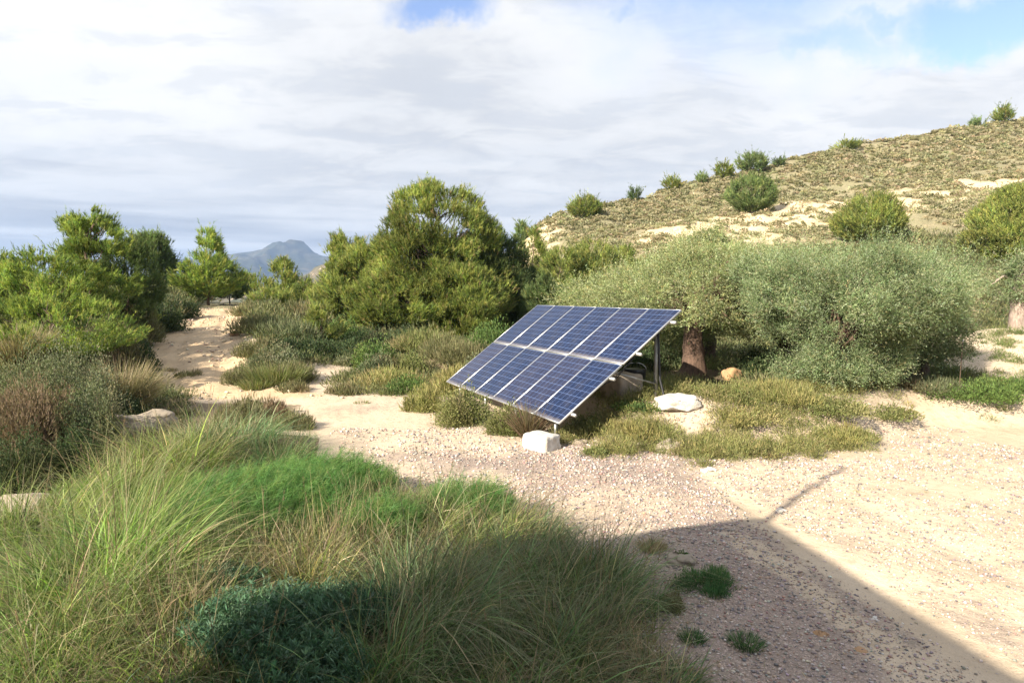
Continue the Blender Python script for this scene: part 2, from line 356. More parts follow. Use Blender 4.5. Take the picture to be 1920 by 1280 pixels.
XS = 3.28 - .13 * (yy - 6); grav -= .9 * np.exp(-((xx - XS) / .20) ** 2) * sm(9.0 - yy, 0, 1) + .6 * np.exp(-((xx - XS + .62) / .2) ** 2) * sm(7.6 - yy, 0, 1) + .6 * np.exp(-((xx - XS - 1.35) / .22) ** 2) * sm(9.5 - yy, 0, 1)
UU = 960 + F * xx / np.maximum(yy, 1); tD = (yy - 44) / (np.interp(np.clip(UU, 200, 4000), RU, RD) - 44)
band = np.exp(-((tD - .44 - .1 * (fbm(xx / 20, yy / 20, 2, 8) - .5)) / .16) ** 2) * sm(UU, 1130, 1250)
bare = np.clip(1.15 * band + .95 * sm(1110 - UU, 0, 110) * sm(tD, .1, .3) + .06 + .3 * (fbm(xx / 9, yy / 9, 3, 40) - .55), 0, 1)
bare *= sm(UU, 905, 960)
def sub(name, F_, mat, smooth=True, **k):
    F_ = [f for f in F_ if len(f)]
    used = np.unique(np.concatenate([f.ravel() for f in F_])); mp = np.full(len(V), -1); mp[used] = np.arange(len(used))
    return mesh(name, V[used], [mp[f] for f in F_], mat, attrs=dict(gravel=np.where(trk_v[used], -.05, grav[used]), soil=np.where(trk_v[used], .0, soil[used]), bare=bare[used]), smooth=smooth, kind='structure', **k)
trk_v = np.zeros(len(V), bool); trk_v[np.unique(Q[trk_f])] = True
sub('ground', [Q[~hill_f & ~trk_f], Tc], M_GROUND, label='pale earth and gravel yard around the solar array')
sub('track', [Q[trk_f]], M_TRACK, label='sandy track climbing away at the left')
sub('hillside', [Q[hill_f]], M_HILL, label='scrub covered hillside with pale eroded patches')

# ------------------------------------------------------------------ far mountain and the nearer spur before it
def far_range(name, prof, D, depth, base, mat, seed, rough, label):
    us = np.linspace(prof[0][0], prof[-1][0], 420); vs = np.interp(us, [p[0] for p in prof], [p[1] for p in prof])
    m = 90; t = np.linspace(0, 1.35, m)
    T_, U_ = np.meshgrid(t, us, indexing='ij'); Vv = np.meshgrid(t, vs, indexing='ij')[1]
    Yy = D - depth + depth * T_; Xx = (U_ - 960) / F * D
    top = CAM_Z + (HOR - Vv) / F * D
    pr = np.where(T_ < 1, T_ ** 1.25, 1 - .5 * (T_ - 1))
    ridg = 1 - np.abs(fbm(Xx / (depth * .22) + Yy / (depth * .5), Yy / (depth * .5), 5, seed) * 2 - 1) * 2
    rg2 = fbm(Xx / (depth * .05), Yy / (depth * .05), 4, seed + 5) - .5
    Zz = base + (top - base) * pr + (ridg * 1.0 + rg2 * .5) * rough * np.clip(T_ * 3, 0, 1) * (1 - .93 * np.exp(-((T_ - 1) / .07) ** 2))
    n, k = len(us), m
    a, b = np.meshgrid(np.arange(k - 1), np.arange(n - 1), indexing='ij')
    q = np.stack([a * n + b, a * n + b + 1, (a + 1) * n + b + 1, (a + 1) * n + b], -1).reshape(-1, 4)
    mesh(name, np.stack([Xx, Yy, Zz], -1).reshape(-1, 3), [q], mat, smooth=True, kind='structure', label=label)
def mtn_mat(name, a, b, c_, sc):
    m, g, o = newmat(name); P = g.n('ShaderNodeTexCoord').outputs['Object']
    n = g.noise(P, sc, 9, .65); n_ = g.noise(P, sc * 4, 7, .65)
    c = g.mix(g.ss(n, .4, .62), a, b); c = g.mix(g.ss(n_, .56, .68), c, c_)
    p = g.n('ShaderNodeBsdfPrincipled'); g.l(c, p.inputs['Base Color']); p.inputs['Roughness'].default_value = 1; p.inputs['Specular IOR Level'].default_value = 0
    g.l(p.outputs[0], o.inputs[0]); return m
M_MTN = mtn_mat('mountain slopes', (.05, .055, .04), (.075, .07, .05), (.12, .105, .08), .004)
M_SPUR = mtn_mat('spur slopes', (.08, .085, .05), (.16, .13, .09), (.36, .29, .21), .02)
far_range('mountain', [(-700, 560), (-300, 535), (100, 520), (300, 505), (380, 492), (430, 478), (450, 475), (480, 471), (500, 468), (512, 464), (524, 465), (535, 455), (542, 459), (552, 461), (562, 468), (570, 470), (580, 476), (600, 480), (620, 483), (680, 490), (760, 500), (900, 515), (1100, 540), (1300, 560)],
          4600, 1700, -62, M_MTN, 51, 85, 'hazy blue mountain far beyond the trees')
far_range('spur', [(380, 560), (480, 548), (540, 538), (575, 526), (600, 512), (640, 504), (720, 500), (800, 505), (900, 540), (1000, 575)],
          1300, 500, -55, M_SPUR, 61, 26, 'brownish far slope below the mountain')

# ------------------------------------------------------------------ foliage engines
def pick(pal, n, jit=.18):
    cs = np.array([p[:3] for p in pal]); w = np.array([p[3] for p in pal], float); w /= w.sum()
    c = cs[rng.choice(len(cs), n, p=w)]; return 1.18 * c * np.exp(rng.normal(0, jit, (n, 1))) * np.exp(rng.normal(0, .06, (n, 3)))
def rdir(n):
    v = rng.normal(size=(n, 3)); return nrm(v)
def leaves(C, A, L, Wd, c, tri=False):
    """leaf blades: root C, direction A, length L, half width Wd"""
    n = len(C); A = nrm(A); S = nrm(np.cross(A, rdir(n))); L = np.broadcast_to(L, (n,))[:, None]; Wd = np.broadcast_to(Wd, (n,))[:, None]
    if tri:
        V = np.stack([C - S * Wd, C + S * Wd, C + A * L], 1); k = 3
    else:
        V = np.stack([C, C + A * L * .5 + S * Wd, C + A * L, C + A * L * .5 - S * Wd], 1); k = 4
    return V.reshape(-1, 3), np.arange(n * k).reshape(n, k), np.repeat(c, k, 0)
def blades(root, d0, L, Wd, bend, c, seg=5, tipc=None):
    """curved grass blades; bend = how far each arches over"""
    n = len(root); s = np.linspace(0, 1, seg + 1); d0 = nrm(d0)
    hor = d0.copy(); hor[:, 2] = 0; hor = nrm(hor + rng.normal(0, .05, (n, 3)) * [1, 1, 0]); L = L[:, None, None]
    b = bend[:, None, None]; sq = (s ** 2)[None, :, None]
    P = root[:, None, :] + L * (s[None, :, None] * d0[:, None, :] + b * sq * (hor[:, None, :] * .55 - np.array([0, 0, .75])))
    side = nrm(np.cross(d0, rdir(n)) * [1, 1, .3]); w = (Wd[:, None] * (1 - s[None, :] ** 1.6 * .92))[..., None]
    V = np.stack([P - side[:, None] * w, P + side[:, None] * w], 2)     # n,seg+1,2,3
    base = np.arange(n)[:, None] * (seg + 1) * 2; k = np.arange(seg)[None, :] * 2
    q = np.stack([base + k, base + k + 1, base + k + 3, base + k + 2], -1).reshape(-1, 4)
    cc = np.repeat(c, (seg + 1) * 2, 0)
    if tipc is not None:
        t = np.tile(np.repeat(s, 2), n)[:, None] ** 2 * .7; cc = cc * (1 - t) + np.repeat(tipc, (seg + 1) * 2, 0) * t
    return V.reshape(-1, 3), q, cc
def merge(parts):
    V = []; Fq = []; Ft = []; C = []; n = 0
    for v, f, c in parts:
        V.append(v); C.append(c); (Ft if f.shape[1] == 3 else Fq).append(f + n); n += len(v)
    return np.vstack(V), ([np.vstack(Fq)] if Fq else []) + ([np.vstack(Ft)] if Ft else []), np.vstack(C)

PAL = {
 'pine':   [(.115, .130, .032, 5), (.085, .105, .028, 4), (.145, .150, .042, 3), (.05, .07, .022, 2), (.16, .13, .06, .7)],
 'pinedk': [(.05, .07, .026, 5), (.065, .085, .03, 4), (.038, .052, .022, 3), (.09, .10, .035, 1)],
 'pineyl': [(.14, .15, .042, 5), (.11, .13, .036, 4), (.17, .17, .055, 2), (.07, .09, .03, 3)],
 'pinegn': [(.115, .15, .036, 5), (.15, .175, .04, 4), (.07, .10, .03, 4), (.18, .19, .05, 2)],
 'pinegy': [(.085, .11, .04, 5), (.065, .09, .035, 3), (.11, .13, .05, 2)],
 'olive':  [(.18, .20, .095, 5), (.14, .165, .07, 5), (.26, .275, .16, 3), (.09, .11, .045, 3), (.22, .205, .09, 2)],
 'olivegr':[(.145, .18, .09, 5), (.105, .14, .065, 4), (.21, .24, .15, 3), (.07, .095, .04, 3), (.2, .19, .10, 1)],
 'grey':   [(.115, .13, .07, 5), (.085, .10, .05, 4), (.16, .165, .10, 2), (.17, .13, .08, 1)],
 'green':  [(.075, .12, .035, 5), (.10, .15, .04, 4), (.05, .085, .03, 3), (.13, .16, .05, 1)],
 'dark':   [(.035, .055, .025, 5), (.05, .07, .03, 4), (.06, .055, .03, 1)],
 'olivegn':[(.135, .15, .055, 5), (.17, .175, .07, 4), (.10, .115, .04, 4), (.22, .19, .10, 2)],
 'yellow': [(.24, .215, .085, 5), (.18, .185, .065, 4), (.30, .25, .13, 3), (.12, .13, .045, 2)],
 'brown':  [(.16, .11, .07, 5), (.12, .085, .055, 4), (.2, .15, .10, 2), (.10, .10, .045, 2)],
 'straw':  [(.30, .24, .15, 5), (.23, .18, .11, 4), (.36, .3, .2, 2), (.13, .13, .05, 2)],
 'bluegn': [(.065, .12, .07, 5), (.045, .09, .05, 4), (.10, .16, .10, 3)],
 'grassy': [(.12, .18, .045, 5), (.16, .21, .05, 4), (.08, .14, .035, 4), (.26, .24, .12, 1.3), (.2, .15, .08, .4)],
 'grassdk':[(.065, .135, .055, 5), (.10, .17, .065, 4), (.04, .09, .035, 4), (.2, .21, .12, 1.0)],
 'feather':[(.085, .18, .05, 5), (.12, .21, .06, 4), (.055, .13, .035, 3), (.17, .22, .07, 2)],
 'heath':  [(.12, .115, .055, 5), (.15, .145, .075, 4), (.09, .09, .04, 4), (.18, .16, .09, 2), (.2, .15, .09, 1)],
}
def limb(mb, a, b, r0, r1, n=6, seg=4, sag=.12):
    a = np.asarray(a, float); b = np.asarray(b, float); t = np.linspace(0, 1, seg + 1)[:, None]
    L = np.linalg.norm(b - a); k = rng.normal(0, .07, (seg + 1, 3)) * L; k[0] = 0; k[-1] *= .3
    P = a + (b - a) * t + k + np.array([0, 0, -1]) * (np.sin(t * np.pi) * sag * L)
    mb.tube(P, r0 + (r1 - r0) * t[:, 0], n=n, rough=.08, caps=False); return P

def vn3(p, s=0):
    return (vn(p[:, 0] + .37 * p[:, 2], p[:, 1] + 5.1, s) + vn(p[:, 1] - .41 * p[:, 0] + 3.3, p[:, 2], s + 1) + vn(p[:, 2] + 7.7, p[:, 0] + .3 * p[:, 1], s + 2)) / 3
def crown_pts(n, z0, z1, Rx, Ry, prof, feat, thr, seed, inner=.36, lump=.5):
    """shoots spread through a ragged envelope; noise opens gaps and gathers them in clumps"""
    hs = [p[0] for p in prof]; rs = [p[1] for p in prof]; zz = np.linspace(0, 1, 240); w = np.interp(zz, hs, rs) ** 1.25 + .01; cw = np.cumsum(w / w.sum())
    m = int(n * 3.2); h = np.interp(rng.uniform(0, 1, m), cw, zz); az = rng.uniform(0, 2 * np.pi, m); q = rng.uniform(0, 1, m) ** (inner * .8)
    nz = vn3(np.stack([np.cos(az) * 1.7, np.sin(az) * 1.7, h * 4.2 * (z1 - z0) / max(2 * Rx, .1)], 1) + seed * 3.1, seed)
    nf = vn3(np.stack([np.cos(az) * 4.5, np.sin(az) * 4.5, h * 9 * (z1 - z0) / max(2 * Rx, .1)], 1) + seed * 1.3, seed + 4)
    R_ = np.interp(h, hs, rs) * (1 + lump * (nz - .5) * 1.7 + lump * .7 * (nf - .5)) * q
    P_ = np.stack([np.cos(az) * R_ * Rx, np.sin(az) * R_ * Ry, z0 + (z1 - z0) * (h + .10 * (nf - .5) * (h > .25))], 1)
    d_ = .62 * vn3(P_ / feat + seed, seed + 9) + .38 * vn3(P_ / (feat * .42) + seed, seed + 13)
    keep = rng.uniform(0, 1, m) < sm(d_, thr - .035, thr + .045)
    P_, az, h, q, d_ = P_[keep][:n], az[keep][:n], h[keep][:n], q[keep][:n], d_[keep][:n]
    out = np.stack([np.cos(az), np.sin(az), (h - .4) * 1.2], 1)
    return P_, nrm(out), q, d_
SEED = [0]
def pine(u, vtop, wpx, D, pal, label, n=34, prof=None, group=None, name='pine_tree', lob=None, base_frac=.12, den=1.0, mat=None, x=None, needle=1.0, thr=.515, lump=.95):
    SEED[0] += 1; x = W(u, D) if x is None else x; z0 = float(zt(x, D, False)); H = CAM_Z + (HOR - vtop) / F * D - z0; Rx = wpx / 2 / F * D * 1.04
    prof = prof or RD0
    e = empty(name, (x, D, z0 - .05), label=label, cat='tree', group=group)
    px1 = D * .00155; area = (wpx * .533) * (H / D * F * .533) * .75; ns = max(40, int(den * area * 1.1)); m_ = 12
    cb = H * base_frac
    P_, out_, q, d_ = crown_pts(ns, cb, H, Rx, Rx, prof, max(.25 * Rx, px1 * 9), thr, SEED[0], lump=lump); ns = len(P_)
    ax = nrm(out_ * .55 + np.array([0, 0, .8]) + rng.normal(0, .28, (ns, 3)))
    Ls = px1 * rng.uniform(2.5, 6.5, ns); wild = rng.uniform(0, 1, ns) < .12; Ls[wild] *= 2.0
    tone = np.exp((vn3(P_ / (.3 * Rx) + 4.4, SEED[0] + 30) - .5) * 1.3)[:, None]
    tc_ = pick(pal, ns, .16) * tone * 1.6
    t = rng.uniform(0, 1, (ns, m_, 1)); C = P_[:, None] + ax[:, None] * Ls[:, None, None] * t
    A = nrm(ax[:, None] * 1.0 + rng.normal(0, .36, (ns, m_, 3)))
    col = np.repeat(tc_, m_, 0) * np.exp(rng.normal(0, .16, (ns * m_, 1)))
    v, f, c = leaves(C.reshape(-1, 3), A.reshape(-1, 3), px1 * 3.6 * needle * rng.uniform(.6, 1.35, ns * m_), px1 * .27, col, tri=True)
    mesh('crown', v, [f], mat or M_NEEDLE, e, col=c)
    mb = MB(); tr = max(.05, H * .017); top = np.array([0, 0, H * .9])
    tt_ = np.linspace(0, 1, 9)[:, None]; tp = tt_ * top + rng.normal(0, .012 * H, (9, 3)) * [1, 1, 0] * np.clip(tt_ * 4, 0, 1)
    mb.tube(tp, tr * (1.25 - 1.15 * tt_[:, 0]), n=8, rough=.08)
    for k in rng.choice(ns, min(ns, n), replace=False):
        c = P_[k] * [.85, .85, 1]; k0 = (c[2] - .1 * H - np.hypot(c[0], c[1]) * .35) / (H * .9)
        limb(mb, tp[int(np.clip(k0 * 8, 1, 7))], c, max(.012, tr * .33), .008, n=5, sag=.05)
    mb.out('trunk', M_BARK, e, smooth=True); return e
RD0 = [(0.0, .35), (.12, .8), (.3, 1), (.55, .9), (.8, .6), (.95, .3), (1, .08)]
def olive(u, vtop, wpx, D, label, base_u=None, pal='olive', trunk_r=.3, n=44, den=1.0, skirt=.25, bark=None, depth=.8, group=None, tr_h=.3, prof=None, thr=.505, lump=1.4):
    SEED[0] += 1; x = W(u, D); z0 = float(zt(x, D, False)); H = CAM_Z + (HOR - vtop) / F * D - z0; Rx = wpx / 2 / F * D * 1.05
    e = empty('olive_tree', (x, D, z0 - .05), label=label, cat='tree', group=group)
    prof = prof or [(0, .62), (.15, .9), (.4, 1), (.65, .88), (.85, .6), (1, .12)]
    bx_ = W(base_u, D) - x if base_u else 0
    px1 = D * .00155; area = (wpx * .533) * (H * (1 - skirt) / D * F * .533) * .85; ns = int(den * area * 1.9); m_ = 11
    P_, out_, q, d_ = crown_pts(ns, H * skirt, H, Rx, Rx * depth, prof, .19 * Rx, thr, SEED[0], lump=lump); ns = len(P_)
    ax = nrm(out_ * .6 + np.array([0, 0, .55]) + rng.normal(0, .5, (ns, 3))); Ls = rng.uniform(.10, .38, ns); wild = rng.uniform(0, 1, ns) < .22; Ls[wild] *= 2.8; ax[wild] = nrm(ax[wild] + [0, 0, .7])
    t = rng.uniform(0, 1, (ns, m_, 1)); C = P_[:, None] + ax[:, None] * (Ls[:, None, None] * t) - np.array([0, 0, .3]) * t ** 2 * Ls[:, None, None]
    A = nrm(ax[:, None] * .85 + rng.normal(0, .55, (ns, m_, 3)))
    tone = np.exp((vn3(P_ / (.22 * Rx) + 4.4, SEED[0] + 30) - .5) * .8)[:, None]
    col = np.repeat(pick(PAL[pal], ns, .15) * tone, m_, 0) * np.exp(rng.normal(0, .12, (ns * m_, 1)))
    v, f, c = leaves(C.reshape(-1, 3), A.reshape(-1, 3), px1 * 1.8 * rng.uniform(.6, 1.4, ns * m_), px1 * .25, col * 1.3)
    mesh('crown', v, [f], M_OLIVE, e, col=c)
    mb = MB(); fork = np.array([bx_ * .9, 0, H * tr_h])
    tt_ = np.linspace(0, 1, 9)[:, None]; tp = np.array([bx_, 0, 0]) + tt_ * (fork - [bx_, 0, 0]) + rng.normal(0, .03, (9, 3)) * [1, 1, 0]
    mb.tube(tp, trunk_r * (1.15 - .35 * np.sqrt(tt_[:, 0]) + .55 * np.exp(-tt_[:, 0] * 9)), n=16, rough=.12, lobes=.14)
    for k in rng.choice(ns, min(ns, n), replace=False):
        c = P_[k] * [.92, .92, 1]; mid = fork * .5 + c * .5 + [0, 0, .12 * H]; r_ = trunk_r * rng.uniform(.12, .3)
        P1 = limb(mb, fork + rng.normal(0, .06, 3), mid, r_, r_ * .55, n=5, sag=-.05, seg=3); limb(mb, P1[-1], c, r_ * .55, .008, n=5, sag=-.02, seg=3)
    mb.out('trunk', bark or M_OBARK, e, smooth=True); return e

def clumps(C, Rr, Hh, k, pal, lf, wd, up=.6, tri=True, jit=.15, spread=1.0, cvar=.15, mixv=.55):
    """many low domes of leaves; C (n,3) centres, Rr,Hh radii and heights, k leaves each"""
    n = len(C); k = np.broadcast_to(k, (n,)).astype(int); I = np.repeat(np.arange(n), k); N = len(I)
    dr = rdir(N); dr[:, 2] = np.abs(dr[:, 2]); rad = rng.uniform(0, 1, N) ** .4
    lump = 1 + .25 * np.sin(dr[:, 0] * 5 + I * 1.7) * np.cos(dr[:, 1] * 6 + I)
    P = C[I] + dr * (rad * lump)[:, None] * np.stack([Rr[I], Rr[I], Hh[I]], 1)
    A = dr * spread + np.array([0, 0, up]) + rng.normal(0, .35, (N, 3))
    base = pick(pal, n, cvar); 
    col = pick(pal, N, .12) * mixv + base[I] * (1 - mixv)
    col = col * np.exp(rng.normal(0, jit, (N, 1)))
    return leaves(P, A, np.asarray(lf)[I] * rng.uniform(.6, 1.35, N) if np.ndim(lf) else lf * rng.uniform(.6, 1.35, N), np.asarray(wd)[I] if np.ndim(wd) else wd, col, tri=tri)
def bush(u, vtop, wpx, D, pal, label, name='shrub', cat='shrub', style='leaf', den=1.0, group=None, x=None, h=None, ratio=1.0, hx=None):
    x = W(u, D) if x is None else x; z0 = float(zt(x, D, False)); Rx = wpx / 2 / F * D; H = h or max(.34 * Rx + .05, CAM_Z + (HOR - vtop) / F * D - z0)
    px1 = D * .00155; area = (2 * Rx / px1) * (H / px1) * .78; P = PAL[pal] if isinstance(pal, str) else pal
    e = empty(name, (x, D, z0 - .03), label=label, cat=cat, group=group)
    nl = max(5, int(10 * min(1.5, Rx / .7))); parts = []
    for k in range(nl):
        a = k * 2.399; q = math.sqrt((k + .3) / nl) * .72; s = Rx * rng.uniform(.34, .55)
        c = np.array([[math.cos(a) * q * Rx, math.sin(a) * q * Rx * ratio, 0]]); hh = H * (1 - .5 * q ** 2) * rng.uniform(.72, 1.02)
        if k == 0: hh = H; s = Rx * .5
        kk = max(20, int(den * 4.6 * area / nl))
        if style == 'leaf': parts.append(clumps(c, np.array([s]), np.array([hh]), kk, P, px1 * 2.6, px1 * .55, up=.5, tri=False))
        elif style == 'spray': parts.append(clumps(c, np.array([s]), np.array([hh]), kk, P, px1 * 5.0, px1 * .4, up=1.0))
    if style == 'grass':
        kk = max(80, int(den * 1.0 * area)); th_ = rng.uniform(0, 2 * np.pi, kk); q = np.sqrt(rng.uniform(0, 1, kk)) * .8
        root = np.stack([np.cos(th_) * q * Rx * .7, np.sin(th_) * q * Rx * .7, np.zeros(kk)], 1)
        lean = q * rng.uniform(.2, .9, kk) + .08
        d0 = np.stack([np.cos(th_) * lean, np.sin(th_) * lean, np.ones(kk)], 1) + rng.normal(0, .12, (kk, 3))
        parts.append(blades(root, d0, H * rng.uniform(.6, 1.15, kk), np.full(kk, px1 * .4), rng.uniform(.05, .5, kk), pick(P, kk, .15), seg=3, tipc=pick(PAL['straw'], kk, .1) if pal in ('straw', 'yellow') else None))
    v, f, c = merge(parts); mesh('foliage', v, f, M_SCRUB if style != 'grass' else M_GRASS, e, col=c)
    mb = MB()
    for k in range(7):
        a = rng.uniform(0, 6.28); q = rng.uniform(.2, .6)
        limb(mb, (rng.normal(0, .03), rng.normal(0, .03), -.02), (math.cos(a) * q * Rx, math.sin(a) * q * Rx * ratio, H * rng.uniform(.5, .8)), max(.006, H * .016), .003, n=4, seg=3)
    mb.out('stem', M_TWIG, e); return e

# ------------------------------------------------------------------ solar array
YAW, TILT, HM = R(65.1), R(36.5), 1.65
BR = np.array([.82, 11.3, CAM_Z - 2.258])                    # near lower corner of the array
ex = np.array([math.cos(YAW), -math.sin(YAW), 0.]); eh = np.array([math.sin(YAW), math.cos(YAW), 0.])
ey = eh * math.cos(TILT) + np.array([0, 0, math.sin(TILT)]); en = np.cross(ex, ey)
def AP(a, b, n=0.0): return BR - ex * (6.0 - a) + ey * b + en * n     # a along the row, b up the slope
def panel_mat():
    m, g, o = newmat('solar cells'); u = g.n('ShaderNodeUVMap'); s = g.n('ShaderNodeSeparateXYZ'); g.l(u.outputs[0], s.inputs[0])
    oi = g.n('ShaderNodeObjectInfo')
    def edge(x, w): # distance to the nearest cell border, in cells
        f = g.m('FRACT', x); return g.m('LESS_THAN', g.m('MINIMUM', f, g.m('SUBTRACT', 1.0, f)), w)
    gx = edge(s.outputs[0], .019); gy = edge(s.outputs[1], .019)
    bus = edge(g.m('MULTIPLY', s.outputs[0], 3.0), .035)
    cell = g.n('ShaderNodeTexWhiteNoise', noise_dimensions='3D'); cc = g.n('ShaderNodeCombineXYZ')
    g.l(g.m('FLOOR', s.outputs[0]), cc.inputs[0]); g.l(g.m('FLOOR', s.outputs[1]), cc.inputs[1]); g.l(g.m('MULTIPLY', oi.outputs['Random'], 91), cc.inputs[2]); g.l(cc.outputs[0], cell.inputs[0])
    vo = g.n('ShaderNodeTexVoronoi'); g.l(u.outputs[0], vo.inputs['Vector']); vo.inputs['Scale'].default_value = 9; sv = g.n('ShaderNodeSeparateColor'); g.l(vo.outputs['Color'], sv.inputs[0])
    c = g.mix(cell.outputs[0], (.003, .007, .027), (.005, .012, .042)); c = g.mix(g.m('MULTIPLY', sv.outputs[0], .35), c, (.008, .018, .06))
    c = g.mix(g.m('MULTIPLY', g.ss(oi.outputs['Random'], .55, .95), .45), c, (.03, .027, .048))
    c = g.mix(g.m('MULTIPLY', bus, .10), c, (.2, .25, .4))
    line = g.m('MAXIMUM', gx, gy); c = g.mix(line, c, (.11, .17, .34))
    dust = g.m('MULTIPLY', g.ss(g.noise(u.outputs[0], .55, 6, .6), .35, .8), .07)
    low = g.m('MULTIPLY', g.m('SUBTRACT', 1.0, g.ss(g.m('ADD', s.outputs[1], g.m('MULTIPLY', g.noise(u.outputs[0], 1.2, 3), .6)), .3, .9)), .35)
    c = g.mix(g.m('MAXIMUM', dust, low), c, (.30, .26, .22))
    p = g.n('ShaderNodeBsdfPrincipled'); g.l(c, p.inputs['Base Color']); p.inputs['Roughness'].default_value = .35; p.inputs['Specular IOR Level'].default_value = .15
    p.inputs['Coat Weight'].default_value = .22; p.inputs['Coat Roughness'].default_value = .07; p.inputs['Coat IOR'].default_value = 1.35
    g.l(p.outputs[0], o.inputs[0]); return m
M_CELL = panel_mat()
arr = empty('solar_array', (float(BR[0] - 1.3), float(BR[1] + 2.7), 0), label='tilted ground-mounted array of twelve blue solar panels in two rows', cat='solar array')
A0 = np.array(arr.location)
def arr_out(mb, name, mat, parent=arr, **k): return mb.out(name, mat, parent, **k)
pw, ph, ft = .990, 1.635, .038
first_p = None
for row in range(2):
    for k in range(6):
        a0 = k * 1.0 + .005; b0 = row * HM + (.012 if row else 0) - .0
        c = AP(a0 + pw / 2, b0 + ph / 2) - A0
        if first_p is None:
            me = bpy.data.meshes.new('solar_panel')
            fr = .011; P4 = [(-pw / 2 + fr, -ph / 2 + fr), (pw / 2 - fr, -ph / 2 + fr), (pw / 2 - fr, ph / 2 - fr), (-pw / 2 + fr, ph / 2 - fr)]
            vs = [(x_, y_, -.004) for x_, y_ in P4] + [(x_, y_, -.012) for x_, y_ in P4]
            me.from_pydata(vs, [], [(0, 1, 2, 3), (7, 6, 5, 4), (0, 4, 5, 1), (1, 5, 6, 2), (2, 6, 7, 3), (3, 7, 4, 0)])
            uv = me.uv_layers.new(name='UVMap')
            uvs = [(-.06, -.09), (6.06, -.09), (6.06, 10.09), (-.06, 10.09)]
            for li in range(4): uv.data[li].uv = uvs[li]
            me.materials.append(M_CELL); me.materials.append(M_BACK)
            for pf in me.polygons[1:]: pf.material_index = 1
            o = bpy.data.objects.new('solar_panel', me); first_p = o
            f_ = MB(); X3, Y3, Z3 = (1, 0, 0), (0, 1, 0), (0, 0, 1)
            for sg in (-1, 1):
                f_.box((sg * (pw / 2 - fr / 2), 0, -ft / 2), X3, Y3, Z3, fr, ph, ft)
                f_.box((0, sg * (ph / 2 - fr / 2), -ft / 2 - .0015), X3, Y3, Z3, pw - 2 * fr, fr, ft - .003)
            fo = f_.out('panel_frame', M_ALU, o)
            jb = MB().box((0, ph / 2 - .2, -.03), X3, Y3, Z3, .12, .1, .03).out('junction_box', M_BLACK, o)
        else:
            o = first_p.copy()
            for ch in (fo, jb):
                cc = ch.copy(); COL.objects.link(cc); cc.parent = o
        COL.objects.link(o); o.parent = arr
        from mathutils import Matrix
        Mx = Matrix(((ex[0], ey[0], en[0], c[0]), (ex[1], ey[1], en[1], c[1]), (ex[2], ey[2], en[2], c[2]), (0, 0, 0, 1)))
        o.matrix_local = Mx
# rails along the row, rafters down the slope, posts, feet
for b in (.30, 1.30, 2.02, 2.98):
    MB().box(AP(3.04, b, -.066) - A0, ex, ey, en, 6.14, .045, .05).out('rail', M_ALU, arr)
for a in (.55, 2.2, 3.85, 5.55):
    MB().box(AP(a, 1.64, -.12) - A0, ex, ey, en, .05, 3.15, .055).out('rafter', M_STEEL, arr)
    top = AP(a, 2.9, -.15); gz = float(zt(top[0], top[1])) - .05
    MB().box((top + [0, 0, gz - top[2]][0:3] * np.array([0, 0, .5])) - A0 if False else np.array([top[0], top[1], (top[2] + gz) / 2]) - A0, ex, eh, (0, 0, 1), .055, .055, top[2] - gz).out('post', M_STEEL, arr)
    low = AP(a, .12, -.15); gz2 = float(zt(low[0], low[1])) + .02
    MB().box(np.array([low[0], low[1], (low[2] + gz2) / 2]) - A0, ex, eh, (0, 0, 1), .05, .05, low[2] - gz2).out('foot', M_STEEL, arr)
    mid = AP(a, 1.55, -.15); q0 = np.array([top[0], top[1], gz + .35])
    dirv = mid - q0; Ld = np.linalg.norm(dirv); dv = dirv / Ld
    MB().box((mid + q0) / 2 - A0 + ex * .045, ex, np.cross(dv, ex), dv, .03, .03, Ld).out('brace', M_STEEL, arr)
top = AP(5.55, 2.9, -.15)
w_ = MB(); w_.tube([top + ex * .05 - A0 + [0, 0, -.02], top + ex * .09 - A0 + [0, 0, -.5], top + ex * .10 - A0 + [0.02, 0, -1.0], top + ex * .22 - A0 + [.05, -.05, -1.45], top - A0 + ex * .42 + [.1, -.1, -1.72], top - A0 + ex * .55 + [.12, -.15, -1.93]], .024, n=8)
w_.out('conduit', M_BLACK, arr, smooth=True)
for k, (b0, b1, dz_) in enumerate(((.9, 2.6, .16), (1.1, 2.4, .26), (.5, 1.9, .2))):
    t = np.linspace(0, 1, 9); pts = [AP(5.75 - k * .1, b0 + (b1 - b0) * q, -.1) - A0 - np.array([0, 0, dz_ * math.sin(math.pi * q)]) for q in t]
    MB().tube(pts, .008, n=5).out('cable', M_BLACK, arr)

